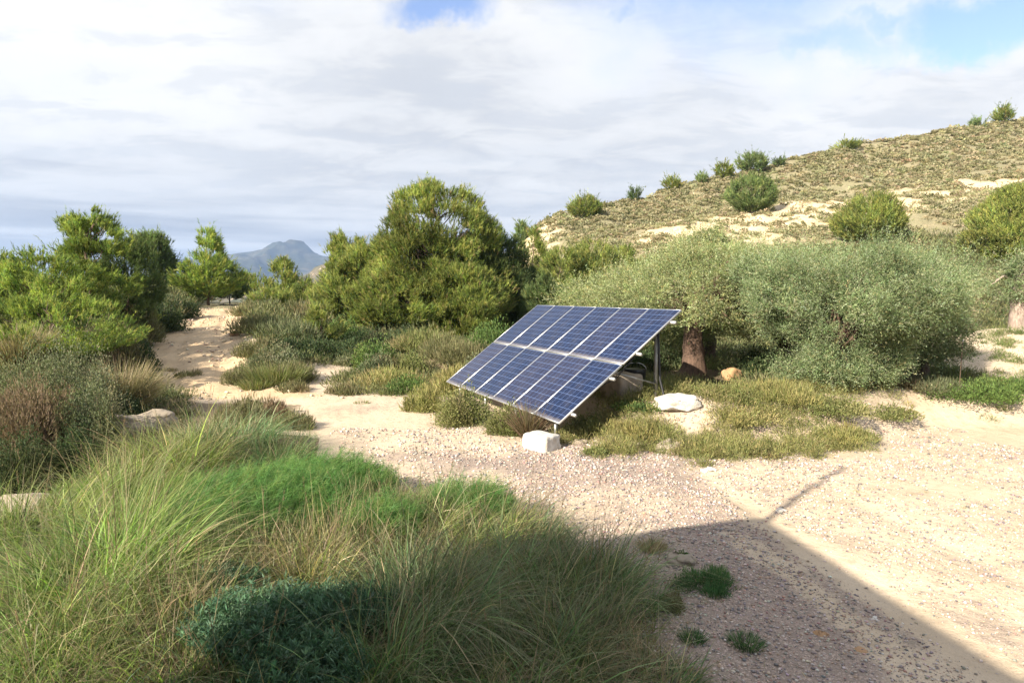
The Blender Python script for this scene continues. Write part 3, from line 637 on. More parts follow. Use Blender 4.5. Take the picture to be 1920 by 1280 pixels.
def block(name, u, v, D, sx, sy, sz, rz, mat, label, cat, bev=.03, rough=.02, n=10, taper=.06, ztop=None):
    x = W(u, D); z = float(zt(x, D)) - .06; e_ = []
    t = np.linspace(-1, 1, n); A, B = np.meshgrid(t, t, indexing='ij'); V_ = []; Q_ = []
    k = 0
    for ax in range(3):
        for sg in (-1, 1):
            C = np.full_like(A, sg); P = [None] * 3; P[ax] = C; P[(ax + 1) % 3] = A; P[(ax + 2) % 3] = B
            V_.append(np.stack(P, -1).reshape(-1, 3))
            for a in range(n - 1):
                for b in range(n - 1):
                    q = (a * n + b, (a + 1) * n + b, (a + 1) * n + b + 1, a * n + b + 1)
                    Q_.append([k + i_ for i_ in (q if sg > 0 else q[::-1])])
            k += n * n
    V_ = np.vstack(V_)
    pwr = 16 if bev < .1 else (5.0 if bev < .15 else 3.2)
    ln = (np.abs(V_) ** pwr).sum(1) ** (1 / pwr); V_ = V_ / ln[:, None]
    V_ = V_ * (1 - taper * (V_[:, 2:3] + 1) / 2 * [1, 1, 0])
    s = int(abs(u) * 7 + v) % 97
    V_ = V_ + (np.stack([fbm(V_[:, 0] * 2 + V_[:, 2] * 1.3 + 5 * i_, V_[:, 1] * 2 - V_[:, 2] * 1.7, 3, s + i_) for i_ in range(3)], -1) - .5) * 2 * rough * np.array([1 / sx, 1 / sy, 1 / sz]) * 2
    V_ = V_ * np.array([sx / 2, sy / 2, sz / 2]) + [0, 0, sz / 2]
    # weld the shared edges so that the solid is closed
    key = {}; mp = np.zeros(len(V_), int); out_ = []
    raw = np.round(V_, 5)
    for i_, p_ in enumerate(map(tuple, raw)):
        if p_ not in key: key[p_] = len(out_); out_.append(V_[i_])
        mp[i_] = key[p_]
    o = mesh(name, np.array(out_), [mp[np.array(Q_)]], mat, smooth=(bev >= .15 and rough < .06), loc=(x, D, z)); o.rotation_euler = (0, 0, rz)
    return prop(o, label, cat)
block('concrete_block', 1016, 806, 11.35, .46, .54, .31, R(52), M_CONC, 'white concrete footing block under the near corner of the solar array', 'concrete block', rough=.025, taper=.04)
block('concrete_block', 1272, 757, 12.35, .9, .55, .26, R(12), M_CONC, 'white rounded concrete slab where the black conduit enters the ground', 'concrete block', bev=.12, rough=.06, taper=.25, n=13)
block('concrete_block', 1166, 738, 13.3, .75, .6, .52, R(-62), M_ROCK, 'dull grey concrete block in shade beneath the solar array', 'concrete block', rough=.03)
def bucket(u, D):
    x = W(u, D); z = float(zt(x, D)); e = empty('bucket', (x, D, z), label='black plastic tub in shade behind the solar panels', cat='bucket')
    b = MB(); b.tube([(0, 0, 0), (0, 0, .02), (0, 0, .42), (0, 0, .46)], [.17, .18, .235, .245], n=20); b.out('body', M_BLACK, e, smooth=True)
    t = np.linspace(0, np.pi, 9); MB().tube([(.24 * math.cos(a), 0, .44 + .16 * math.sin(a)) for a in t], .01, n=6).out('handle', M_STEEL, e)
bucket(1192, 13.7)
block('rock', 255, 775, 12.7, 1.6, .55, .44, R(38), M_ROCK, 'large flat-faced pale boulder behind the grass at left', 'rock', bev=.12, rough=.10, n=14, taper=.35)
block('rock', 30, 930, 8.3, 1.15, .7, .42, R(15), M_ROCK, 'grey rock slab at the left edge beside the ditch', 'rock', bev=.2, rough=.10)
block('rock', 1374, 694, 15.6, .42, .34, .34, R(15), M_ROCKO, 'orange stone in the shade of the olive trunk', 'rock', bev=.2, rough=.08)
block('rock', 1090, 817, 11.75, .26, .2, .12, R(5), M_ROCK, 'rounded buff stone beside the white footing block', 'rock', bev=.2, rough=.06)
block('rock', 1335, 884, 9.75, .26, .12, .09, R(12), M_CONC, 'small pale flat stone on the gravel below the green weeds', 'rock', bev=.2, rough=.04)
block('rock', 1474, 960, 8.02, .16, .12, .08, R(40), M_CONC, 'small white stone beside the tip of the shadow', 'rock', bev=.2, rough=.03)
block('rock', 1285, 1058, 6.35, .26, .18, .12, R(-15), M_ROCK, 'grey brown stone at the edge of the tall grass', 'rock', bev=.2, rough=.05)
block('rock', 1330, 1096, 5.95, .24, .10, .07, R(10), M_ROCKO, 'thin flat reddish stone on shaded gravel', 'rock', bev=.2, rough=.03)
block('rock', 1560, 1196, 4.98, .13, .10, .08, R(30), M_ROCKO, 'ochre stone lying alone in the shaded gravel', 'rock', bev=.2, rough=.03)
block('rock', 1728, 1215, 4.86, .26, .08, .06, R(-28), M_ROCK, 'long narrow stone on the gravel near the bottom right', 'rock', bev=.2, rough=.03)
block('rock', 1262, 830, 11.1, .5, .4, .2, R(50), M_ROCK, 'low pale stone half hidden in the yellow weeds', 'rock', bev=.2, rough=.08)
block('rock', 440, 628, 27.2, .4, .3, .24, R(0), M_ROCKO, 'buff stone on the right edge of the sandy track', 'rock', bev=.2, rough=.08)
for k, (u, v, s) in enumerate(((1420, 1040, .1), (1500, 1130, .07), (1660, 1180, .09), (1480, 1210, .08), (1640, 1250, .1), (1390, 985, .08), (1580, 1100, .06), (1445, 1170, .06), (1520, 1250, .07), (1180, 880, .07), (1070, 905, .05), (1230, 925, .06), (1600, 975, .06), (1745, 1000, .05), (1700, 905, .07), (1850, 960, .06))):
    x_, D_ = gpt(u, v)
    o = block('small_stone', u, v, D_, s * 1.2, s, s * .7, R(37 * k), (M_ROCK, M_ROCKO, M_CONC)[k % 3], 'small loose stone lying on the gravel yard', 'stone', bev=.2, rough=.02, n=6); o['group'] = 'small loose stones on the gravel yard'
# thin stake
e = empty('metal_stake', (W(1805, 13.9), 13.9, float(zt(W(1805, 13.9), 13.9)) - .05), label='thin upright metal stake at the right of the large olive', cat='stake')
MB().tube([(0, 0, 0), (.01, 0, .6), (.03, .0, 1.25)], .009, n=6).out('rod', M_BARK, e)
MB().tube([(.03, 0, 1.22), (.03, 0, 1.29)], .013, n=6).out('cap', M_STEEL, e)

# ------------------------------------------------------------------ house behind the camera (it throws the shadow over the grass)
def back(px_, py_, h):
    k = h / math.tan(R(SUN_EL)); return (px_ - k * math.sin(R(SUN_AZ)), py_ - k * math.cos(R(SUN_AZ)))
HH = 5.6
roofP = [back(x_, y_, HH) for x_, y_ in ((.25, 6.75), (3.02, 7.75), (3.62, 4.25), (5.9, 6.3), (8.2, 2.6), (-3.2, -4.5))]
hc = np.mean(roofP, 0)
house = empty('house', (hc[0], hc[1], 0), label='rendered two storey house standing behind the viewer', cat='house')
def prism(P, z0, z1, shrink=0.0):
    P = [np.array(p) - hc for p in P]; P = [p * (1 - shrink) for p in P]; n = len(P)
    V_ = [(p[0], p[1], z0) for p in P] + [(p[0], p[1], z1) for p in P]
    me_ = MB(); me_.add(V_, [(i_, (i_ + 1) % n, n + (i_ + 1) % n, n + i_) for i_ in range(n)][::-1]); c0 = len(V_)
    me_.add([(0, 0, z0), (0, 0, z1)] + V_, T=[(0, 2 + (i_ + 1) % n, 2 + i_) for i_ in range(n)] + [(1, 2 + n + i_, 2 + n + (i_ + 1) % n) for i_ in range(n)])
    return me_
prism(roofP, -.2, HH - .22, .08).out('wall', M_WALL, house)
prism(roofP, HH - .2, HH, 0).out('roof', M_ROOF, house)
a_, b_ = [np.array(roofP[q]) - hc for q in (0, 1)]
for t in (.3, .7):
    p_ = (a_ + (b_ - a_) * t) * .925; dirw = nrm(b_ - a_); nn = np.array([-dirw[1], dirw[0]])
    for z_ in (1.6, 4.0):
        w = MB().box((p_[0] + nn[0] * .02, p_[1] + nn[1] * .02, z_), (*dirw, 0), (*nn, 0), (0, 0, 1), .9, .1, 1.1).out('window', M_WALL, house)
        MB().box((p_[0] + nn[0] * .05, p_[1] + nn[1] * .05, z_), (*dirw, 0), (*nn, 0), (0, 0, 1), .8, .06, 1.0).out('pane', M_GLASS, w)
# slim mast on the roof edge: its shadow is the thin dark line running off the corner
mc = back(3.1, 7.8, HH + .02); mc = (mc[0] * .985 + hc[0] * .015, mc[1] * .985 + hc[1] * .015)
MB().tube([(mc[0] - hc[0], mc[1] - hc[1], HH - .3), (mc[0] - hc[0], mc[1] - hc[1], HH + 1.75)], [.05, .035], n=10).out('flue', M_STEEL, house)

# ------------------------------------------------------------------ pines
T = pine
AL = [(0, .15), (.08, .75), (.3, 1), (.55, .9), (.8, .6), (.95, .3), (1, .08)]
RD_ = [(0, .3), (.15, .85), (.4, 1), (.7, .85), (.92, .45), (1, .1)]
CN = [(0, .7), (.15, 1), (.4, .8), (.7, .45), (.9, .2), (1, .03)]
P = PAL
# left stand
T(168, 392, 150, 22.5, P['pinegn'], 'tall light-green pine with an open crown at upper left', n=24, lob=.36, prof=[(0, .5), (.25, 1), (.5, .75), (.75, .62), (.9, .4), (1, .1)], base_frac=.3, den=.85, thr=.545, lump=1.1)
T(72, 470, 190, 20.5, P['pinegn'], 'broad bright yellow-green pine low beside the left edge', n=40, prof=AL, den=.85, thr=.55, lump=1.2)
T(-25, 468, 150, 23, P['pinegn'], 'green pine cut by the left edge of the frame', n=34, prof=AL, den=.85, thr=.54, lump=1.1)
T(238, 452, 110, 25, P['pinedk'], 'dark green pine behind the open-crowned light-green pine', n=20, prof=RD_, den=.8)
T(95, 548, 200, 17.5, P['pinegn'], 'low bushy bright green pine above the rounded bush at left', n=40, prof=RD_, den=.85, base_frac=.05, thr=.55, lump=1.25)
T(292, 440, 88, 50, P['pinegy'], 'grey-green round pine on the skyline at left', n=24, prof=RD_)
T(345, 500, 60, 52, P['pinegy'], 'small dim pine between two skyline pines at left', n=12, prof=RD_)
T(392, 437, 96, 47, P['pinegn'], 'green pine standing at the head of the sandy track', n=26, prof=[(0, .5), (.2, 1), (.45, .85), (.6, .5), (.85, .42), (1, .1)])
T(432, 500, 52, 50, P['pinedk'], 'small dark pine at the right foot of the track-head pine', n=12, prof=RD_)
T(478, 520, 70, 64, P['pine'], 'low pine right of the track head', n=12, prof=RD_)
T(532, 489, 80, 60, P['pine'], 'pointed small pine below the far mountain', n=18, prof=CN)
T(572, 522, 56, 58, P['pine'], 'tiny pine right of the pointed pine below the mountain', n=12, prof=CN)
T(602, 562, 78, 27.5, P['pineyl'], 'young slender yellow-green pine among dark shrubs', n=14, prof=CN, lob=.38, den=.7)
T(250, 535, 64, 27, P['pineyl'], 'tiny yellow-green pine sapling left of the track', n=10, prof=RD_)
T(510, 545, 60, 40, P['pineyl'], 'little bright pine sapling right of the sandy track', n=10, prof=RD_)
T(-170, 440, 170, 24, P['pinegn'], 'green pine well left of the frame', n=20, prof=RD_)
T(-420, 430, 190, 28, P['pine'], 'pine standing far left beyond the frame', n=20, prof=RD_)
# the big group
T(818, 350, 236, 35.5, P['pine'], 'tallest pine in the middle of the picture', n=90, prof=[(0, .75), (.2, 1), (.42, .95), (.6, .84), (.75, .68), (.88, .48), (.96, .26), (1, .1)], base_frac=.06, den=1.15, thr=.505, lump=.55)
T(655, 436, 110, 39, P['pine'], 'pine at the left end of the central group', n=30, lob=.3, prof=AL)
T(700, 448, 150, 36, P['pineyl'], 'yellow-green pine overlapping the left of the tallest pine', n=34, lob=.3, prof=AL)
T(640, 480, 90, 37, P['pine'], 'low spreading pine at the left foot of the central group', n=18, prof=RD_)
T(760, 430, 110, 37.5, P['pine'], 'pine filling the gap left of the tallest pine', n=24, prof=AL)
T(897, 412, 120, 38.5, P['pinedk'], 'dark pine just right of the tallest pine', n=34, lob=.3, prof=AL)
T(935, 440, 110, 36.5, P['pinedk'], 'dark rounded pine at the right end of the central group', n=30, prof=RD_, base_frac=.05)
T(740, 520, 170, 32.5, P['pine'], 'low wide pine in front of the central group', n=26, prof=RD_, base_frac=.12)
T(870, 500, 150, 33, P['pine'], 'low pine in front of the dark pines', n=24, prof=RD_, base_frac=.1)
T(1000, 436, 66, 47, P['pine'], 'narrow pine below the left end of the hill', n=16, prof=AL)
T(985, 500, 80, 41, P['pinedk'], 'dark pine behind the upper left corner of the solar array', n=16, prof=RD_, base_frac=.03)
T(1030, 512, 80, 34, P['pinedk'], 'dark round bush-like pine above the top edge of the solar array', n=16, prof=RD_, base_frac=.02)
T(1052, 466, 100, 44, P['pineyl'], 'yellow-green pine between the hill and the solar array', n=22, prof=RD_)
T(1110, 458, 120, 46, P['pineyl'], 'second yellow-green pine left of the grey-green olive', n=24, prof=RD_)
T(1170, 470, 90, 50, P['pine'], 'pine half hidden behind the left olive foliage', n=16, prof=RD_)
# right edge and hill pines
def foot(u, vb, d1=46.0, d2=170.0):        # first place on the slope that is seen at picture height vb
    for D in np.arange(d1, d2, .5):
        if HOR - (float(zt(W(u, D), D, False)) - CAM_Z) * F / D <= vb: return D
    return float(np.interp(u, RU, RD)) - 1
def hp(u, v, w, vb, pal, lab, n=16, prof=RD_):
    T(u, v + (4 if vb > 380 else 6), w * (.88 if vb > 380 else .74), foot(u, vb), P[pal], lab, n=n, prof=prof, base_frac=.02, den=1.9, name='hill_pine', needle=.7, thr=.45, lump=.6)
hp(1895, 352, 150, 500, 'pineyl', 'yellow-green pine at the right edge in front of the hill', 30)
hp(1096, 372, 58, 414, 'pine', 'dark round pine on the left shoulder of the hill')
hp(1402, 330, 84, 402, 'pinegy', 'grey-green pine halfway up the hill below the skyline pair')
hp(1628, 366, 122, 462, 'pineyl', 'broad yellow-green pine low on the hill between bare patches', 30)
hp(1402, 293, 66, 327, 'pinegy', 'wide dark pine on the skyline of the hill', 16)
hp(1350, 309, 34, 336, 'pine', 'small round pine touching the left of the wide skyline pine', 10)
hp(1452, 300, 20, 317, 'pinedk', 'tiny pine just right of the wide skyline pine', 6)
hp(1255, 336, 34, 352, 'pine', 'small low pine on the hill crest left of centre', 8)
hp(1187, 355, 20, 373, 'pinedk', 'tiny upright pine on the lower crest of the hill', 6)
hp(1310, 328, 18, 340, 'pinegy', 'tiniest pine on the crest between two small pines', 5)
hp(977, 417, 22, 448, 'pinegy', 'slender pine on the far left tip of the hill', 6, AL)
hp(1572, 271, 56, 288, 'pine', 'low flat dark pine on the upper crest', 10)
hp(1861, 208, 32, 231, 'pine', 'small wind-leant pine near the top right of the hill', 8)
hp(1820, 228, 30, 241, 'pinegy', 'low bush-like pine near the top right of the hill', 8)

# ------------------------------------------------------------------ olives
olive(1338, 462, 310, 15.9, 'olive tree with a thick dark trunk beside the solar array', base_u=1297, trunk_r=.27, n=60, skirt=.42, tr_h=.40, depth=.7, lump=.95)
olive(1592, 464, 385, 13.6, 'largest olive tree spreading wide at the right', base_u=1560, trunk_r=.11, n=80, skirt=.10, pal='olivegr', depth=.62, tr_h=.25, prof=[(0, .42), (.12, .60), (.28, .66), (.42, .92), (.6, 1), (.78, .9), (.92, .62), (1, .2)], thr=.48, lump=1.3)
olive(1470, 476, 250, 16.5, 'olive tree in the gap between the two largest olives', base_u=1470, trunk_r=.18, n=40, skirt=.3)
olive(1185, 498, 215, 19.8, 'pale olive tree behind the top edge of the solar array', trunk_r=.2, n=34, skirt=.15, tr_h=.25)
olive(1330, 434, 190, 20, 'tall olive tree rising behind the thick-trunked one', trunk_r=.2, n=34, skirt=.25)
olive(1735, 482, 160, 15.5, 'olive tree behind the right end of the largest olive', trunk_r=.13, n=34, skirt=.16, pal='olivegr')
olive(1935, 472, 150, 21.5, 'olive tree with a pale thick trunk at the right edge', base_u=1906, trunk_r=.27, n=34, skirt=.46, pal='olivegr', bark=M_PBARK, tr_h=.62, thr=.47)

# ------------------------------------------------------------------ shrubs that can be told apart
B = bush
for a in (
 (95, 628, 250, 12.8, 'grey', 'large rounded grey-green bush at the left edge', 'leaf'),
 (40, 700, 190, 11.2, 'brown', 'brown-tipped bush in front of the large rounded one at left', 'spray'),
 (165, 700, 130, 11.6, 'grey', 'dark grey-green bush above the ditch at left', 'leaf'),
 (222, 664, 90, 14.4, 'straw', 'dry straw-coloured tussock beside the dark shrubs at left', 'grass'),
 (30, 595, 110, 16.5, 'straw', 'dry grass tuft standing above the bush at the left edge', 'grass'),
 (120, 585, 150, 21, 'green', 'mid-green shrub under the left pines', 'leaf'),
 (195, 590, 130, 20, 'heath', 'heathy brown-green shrub left of the track bend', 'spray'),
 (215, 596, 130, 21, 'dark', 'dark shrub on the bank at the foot of the sandy track', 'leaf'),
 (250, 566, 110, 25, 'heath', 'heathy shrub on the bank halfway up the track', 'spray'),
 (298, 550, 100, 29, 'dark', 'dark shrub leaning over the track from the left bank', 'leaf'),
 (335, 550, 80, 35, 'dark', 'small dark shrub near the track head on the left bank', 'leaf'),
 (300, 540, 90, 34, 'grey', 'grey shrub behind the dark ones on the left bank', 'spray'),
 (240, 634, 100, 20.5, 'dark', 'low dark shrub at the lower left edge of the track', 'leaf'),
 (205, 655, 100, 18.5, 'brown', 'brown shrub low on the left bank', 'spray'),
 (490, 632, 100, 22.5, 'heath', 'heathy shrub on the right edge of the track', 'spray'),
 (480, 668, 80, 20.5, 'grey', 'grey-green shrub at the inside of the track bend', 'leaf'),
 (515, 672, 150, 19, 'olivegn', 'wide grassy tuft at the fork of the two tracks', 'grass'),
 (452, 686, 84, 19.2, 'heath', 'heathy shrub at the foot of the mound beside the track', 'spray'),
 (520, 640, 110, 20.8, 'grey', 'broad grey-green shrub on the front of the mound', 'leaf'),
 (548, 676, 90, 19.4, 'heath', 'brown-green shrub left of the lower track mouth', 'spray'),
 (480, 700, 100, 18.3, 'olivegn', 'grassy tuft at the lower left of the mound', 'grass'),
 (548, 714, 70, 17.8, 'heath', 'small heathy shrub at the lower right of the mound', 'spray'),
 (606, 645, 110, 23.8, 'dark', 'dark shrub closing the end of the lower track', 'leaf'),
 (660, 655, 80, 23.6, 'dark', 'dark shrub right of the lower track end', 'leaf'),
 (545, 668, 80, 22, 'dark', 'dark low shrub behind the broad grey-green one', 'leaf'),
 (352, 706, 50, 20.2, 'heath', 'little tuft at the bottom of the track', 'spray'),
 (318, 690, 36, 21.2, 'straw', 'dry tuft at the lower left of the track', 'grass'),
 (708, 655, 76, 20.2, 'grey', 'pale rounded shrub above the yellowish one', 'leaf'),
 (770, 650, 84, 20.8, 'olivegn', 'rounded yellow-green shrub in the hollow before the pines', 'leaf'),
 (830, 622, 90, 22.5, 'heath', 'tall greyish shrub at the foot of the tallest pine', 'spray'),
 (900, 650, 70, 18.4, 'grey', 'pale leafy shrub just behind the left edge of the array', 'leaf'),
 (755, 612, 80, 26, 'dark', 'dark hollow shrub under the skirts of the pines', 'leaf'),
 (690, 606, 90, 28, 'dark', 'dark shrub below the left pines of the central group', 'leaf'),
 (600, 668, 50, 22.8, 'dark', 'dark shrub leaning over the gravel side branch', 'leaf'),
 (660, 660, 76, 22.6, 'grey', 'grey shrub at the right of the gravel side branch', 'leaf'),
 (480, 590, 100, 27, 'heath', 'heathy shrub midway on the mound between the tracks', 'spray'),
 (540, 595, 120, 26, 'grey', 'grey shrub on the mound between the tracks', 'spray'),
 (470, 570, 80, 34, 'heath', 'small heathy shrub near the top of the mound', 'spray'),
 (570, 628, 120, 23.5, 'dark', 'dark green shrub above the lower track', 'leaf'),
 (520, 625, 90, 23, 'dark', 'dark shrub at the centre of the mound', 'leaf'),
 (640, 632, 110, 25.5, 'dark', 'dark shrub filling the hollow above the lower track', 'leaf'),
 (570, 560, 110, 34, 'heath', 'heathy shrub in front of the pointed small pine', 'spray'),
 (640, 590, 90, 30, 'green', 'green shrub beside the young yellow-green pine', 'leaf'),
 (640, 718, 64, 17.4, 'heath', 'low brown-green shrub alone on the bare fork', 'spray'),
 (676, 748, 46, 15.8, 'olivegn', 'tiny weed tuft on the sand below the fork', 'grass'),
 (700, 628, 96, 22, 'green', 'bright leafy shrub right of the lower track', 'leaf'),
 (714, 664, 80, 20.5, 'brown', 'purple-brown shrub in front of the bright leafy one', 'spray'),
 (795, 612, 130, 25, 'olivegn', 'tall loose shrub below the tallest pine', 'spray'),
 (735, 688, 150, 18.8, 'yellow', 'yellowish spreading shrub right of the lower track', 'spray'),
 (760, 700, 90, 17.6, 'green', 'darker green low shrub behind the yellow one', 'leaf'),
 (872, 632, 120, 20.5, 'heath', 'greyish twiggy shrub left of the solar array', 'spray'),
 (930, 596, 120, 21.5, 'green', 'leafy shrub behind the left edge of the solar array', 'leaf'),
 (850, 680, 90, 17.5, 'yellow', 'yellow-green shrub touching the far corner of the solar array', 'spray'),
 (792, 718, 78, 14.9, 'yellow', 'small yellow shrub beside the green bush before the array', 'spray'),
 (862, 716, 120, 13.4, 'olivegn', 'dense green bush in front of the lower edge of the array', 'leaf'),
 (950, 752, 84, 12.45, 'olivegn', 'rounded bush left of the white footing block', 'leaf'),
 (1108, 775, 90, 12.3, 'olivegn', 'leafy weed in shade right of the near array corner', 'leaf'),
 (1195, 752, 90, 12.4, 'green', 'leafy weed between the array and the white slab', 'leaf'),
 (1218, 782, 150, 11.8, 'yellow', 'yellow-green weed mound right of the footing block', 'spray'),
 (992, 745, 44, 12.1, 'brown', 'dry brown weed rising before the lower edge of the array', 'grass'),
 (1125, 846, 62, 10.9, 'olivegn', 'small weed patch alone on the pink gravel', 'leaf'),
 (1290, 822, 50, 11.0, 'brown', 'small reddish dry tuft among the yellow weeds', 'grass'),
 (1350, 752, 150, 12.9, 'olivegn', 'low green weeds right of the white slab', 'leaf'),
 (1400, 800, 150, 12.0, 'yellow', 'yellow weed mound in the middle of the green patch', 'leaf'),
 (1460, 742, 170, 12.8, 'yellow', 'yellow-green weed mound below the olive branches', 'spray'),
 (1560, 772, 170, 12.3, 'olivegn', 'green weed mound below the largest olive', 'leaf'),
 (1590, 815, 130, 11.7, 'yellow', 'weed patch at the tip nearest the pale open ground', 'spray'),
 (1430, 845, 110, 10.7, 'brown', 'brownish flattened weeds at the lower edge of the patch', 'grass'),
 (1670, 765, 120, 12.9, 'olivegn', 'weed mound right of the largest olive foot', 'leaf'),
 (1830, 752, 190, 13.9, 'green', 'bright green mat of weeds at the right edge', 'leaf'),
 (1900, 736, 130, 14.2, 'green', 'bright green weed mound cut by the right edge', 'leaf'),
 (1745, 712, 130, 14.2, 'grey', 'grey twiggy shrub beside the metal stake', 'spray'),
 (1430, 640, 130, 16, 'dark', 'dark shrub under the middle olive', 'leaf'),
 (1620, 650, 120, 14.4, 'heath', 'brown twiggy shrub under the largest olive', 'spray'),
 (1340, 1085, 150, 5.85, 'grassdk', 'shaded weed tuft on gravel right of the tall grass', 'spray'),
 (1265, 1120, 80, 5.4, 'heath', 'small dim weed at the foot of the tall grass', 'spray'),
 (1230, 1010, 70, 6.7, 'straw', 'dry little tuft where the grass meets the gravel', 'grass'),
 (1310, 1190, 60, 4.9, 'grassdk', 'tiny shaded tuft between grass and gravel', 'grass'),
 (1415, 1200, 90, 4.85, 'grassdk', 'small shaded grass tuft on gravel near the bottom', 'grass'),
 (1286, 1062, 50, 6.5, 'green', 'little leafy weed by the stone at the grass edge', 'leaf'),
 (1240, 640, 90, 17.5, 'dark', 'dark shrub behind the thick olive trunk', 'leaf'),
 (1180, 640, 110, 17.5, 'dark', 'dark shrub behind the right side of the array', 'leaf'),
 (30, 800, 150, 9.6, 'dark', 'dark shrub in the ditch at the left edge', 'leaf'),
 (130, 790, 120, 10.4, 'dark', 'dark shrub in the ditch below the rounded bush', 'leaf'),
 (225, 735, 90, 13.4, 'dark', 'dark shrub beside the pale boulder', 'leaf'),
 (500, 745, 80, 14.5, 'brown', 'dry brown twiggy plant at the edge of the sandy fork', 'spray'),
 (455, 740, 110, 13.2, 'heath', 'low heathy shrub behind the foreground grass', 'spray'),
 (545, 770, 90, 13.0, 'heath', 'dark twiggy shrub at the left edge of the sandy ground', 'spray')):
    B(*a[:6], style=a[6])

# ------------------------------------------------------------------ foreground tussocks and plants
def tussock(x, y, r, h, n, pal, label, arch=(.3, 1.15), wid=.0044, lean=(.1, .9), name='grass_tussock', cat='grass tussock', tip=True, wind=(.12, .0), straw=.12, mixp=None):
    h *= .92; z0 = float(zt(x, y, False)); th_ = rng.uniform(0, 2 * np.pi, n); q = np.sqrt(rng.uniform(0, 1, n))
    root = np.stack([np.cos(th_) * q * r, np.sin(th_) * q * r, np.zeros(n)], 1)
    ln = q * rng.uniform(*lean, n) + .05; th2 = th_ + rng.normal(0, .9, n)
    d0 = np.stack([np.cos(th2) * ln + wind[0] * .35 * rng.uniform(-.2, 1.3, n), np.sin(th2) * ln + wind[1] + rng.normal(0, .12, n), np.ones(n)], 1)
    L = h * (rng.uniform(.35, 1.0, n) + .45 * (rng.uniform(0, 1, n) < .1)) * 1.12 * (.75 + .5 * vn(np.cos(th_) * 2.2 + x, np.sin(th_) * 2.2 + y, 8)); bend = rng.uniform(*arch, n) ** 1.3
    n = int(n * .62); th_ = th_[:n]; ln = ln[:n]; root = root[:n]; d0 = d0[:n]; L = L[:n]; bend = bend[:n]; c = pick(PAL[pal], n, .36) * rng.uniform(.92, 1.3) * np.exp(rng.normal(0, .07, 3)); dry = rng.uniform(0, 1, n) < straw; c[dry] = pick(PAL['straw'], int(dry.sum()), .3)
    e = empty(name, (x, y, z0 - .03), label=label, cat=cat)
    if mixp is not None:
        for pn, fr_ in mixp:
            kk_ = rng.uniform(0, 1, n) < fr_; c[kk_] = pick(PAL[pn], int(kk_.sum()), .3)
    c = c * np.exp((vn(root[:, 0] / .16 + x * 3, root[:, 1] / .16 + y * 5, 3) - .5) * 1.0)[:, None]
    gap = vn(root[:, 0] * 7 + 31 * x, root[:, 1] * 7 + 17 * y, 5) > .40
    root, d0, L, bend, c = root[gap], d0[gap], L[gap], bend[gap], c[gap]; n = len(root)
    v, f, cc = blades(root, d0, L, wid * rng.uniform(.45, 1.15, n) * (1 + .9 * (rng.uniform(0, 1, n) < .08)), bend, c, seg=6, tipc=pick(PAL['straw'], n, .12) if tip else None)
    mesh('blades', v, [f], M_GRASS, e, col=cc)
    ns = max(8, n // 400); a = rng.uniform(0, 6.28, ns); lq = rng.uniform(.05, .35, ns)
    rt = np.stack([np.cos(a) * r * .5, np.sin(a) * r * .5, np.zeros(ns)], 1)
    d1 = np.stack([np.cos(a) * lq, np.sin(a) * lq, np.ones(ns)], 1)
    Ls = h * rng.uniform(1.15, 1.55, ns)
    v, f, cc = blades(rt, d1, Ls, np.full(ns, wid * .8), rng.uniform(0, .25, ns), pick(PAL['straw'], ns, .15) * .8, seg=6)
    tips = v.reshape(ns, 7, 2, 3)[:, 6].mean(1); k = 26
    C = np.repeat(tips, k, 0) - np.repeat(nrm(d1), k, 0) * rng.uniform(0, .10, (ns * k, 1)); A = np.repeat(nrm(d1), k, 0) + rng.normal(0, .5, (ns * k, 3))
    hv, hf, hcc = leaves(C, A, .02, .0022, pick(PAL['brown'], ns * k, .2) * 1.3, tri=True)
    Vm, Fm, Cm = merge([(v, f, cc), (hv, hf, hcc)]); mesh('seed_stalks', Vm, Fm, M_GRASS, e, col=Cm)
    return e
TS = tussock
def gx(u, D): return W(u, D)
TS(gx(170, 5.2), 5.2, .55, 1.15, 7000, 'grassy', 'biggest arching grass tussock at lower left in sun', wind=(.25, 0), arch=(.35, 1.1))
TS(gx(20, 6.4), 6.4, .5, 1.0, 4200, 'grassy', 'sunlit tussock at the left edge above the biggest one', wind=(.2, 0))
TS(gx(215, 8.0), 8.0, .55, .92, 4200, 'grassy', 'yellow-green tussock in front of the pale boulder', wind=(.25, 0))
TS(gx(330, 9.4), 9.4, .65, .95, 4200, 'grassy', 'tussock with many tall stalks right of the pale boulder', wind=(.25, 0))
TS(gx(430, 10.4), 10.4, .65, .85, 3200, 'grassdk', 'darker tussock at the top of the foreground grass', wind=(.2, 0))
TS(gx(235, 6.5), 6.5, .5, .85, 4600, 'grassy', 'pale tussock between the biggest one and the feathery plants', wind=(.3, 0))
TS(gx(60, 4.4), 4.4, .45, .8, 3600, 'grassy', 'tussock in the lower left corner', wind=(.2, 0))
TS(gx(310, 4.05), 4.05, .35, .5, 2600, 'grassy', 'low grass at the bottom edge below the biggest tussock', straw=.35, mixp=(('brown', .25),))
TS(gx(90, 4.0), 4.0, .35, .55, 2600, 'grassy', 'green grass cut by the bottom left corner', straw=.2)
TS(gx(430, 3.95), 3.95, .3, .42, 2000, 'grassdk', 'short grass at the bottom edge left of the leafy plants', straw=.3)
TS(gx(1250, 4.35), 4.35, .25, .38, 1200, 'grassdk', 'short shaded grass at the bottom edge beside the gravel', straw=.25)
TS(gx(330, 4.7), 4.7, .35, .7, 2600, 'grassy', 'low tussock right of the biggest arching one', wind=(.2, 0), straw=.4)
TS(gx(880, 6.9), 6.9, .55, .78, 4600, 'grassy', 'tussock half in sun at the top of the shaded grass', wind=(.1, 0))
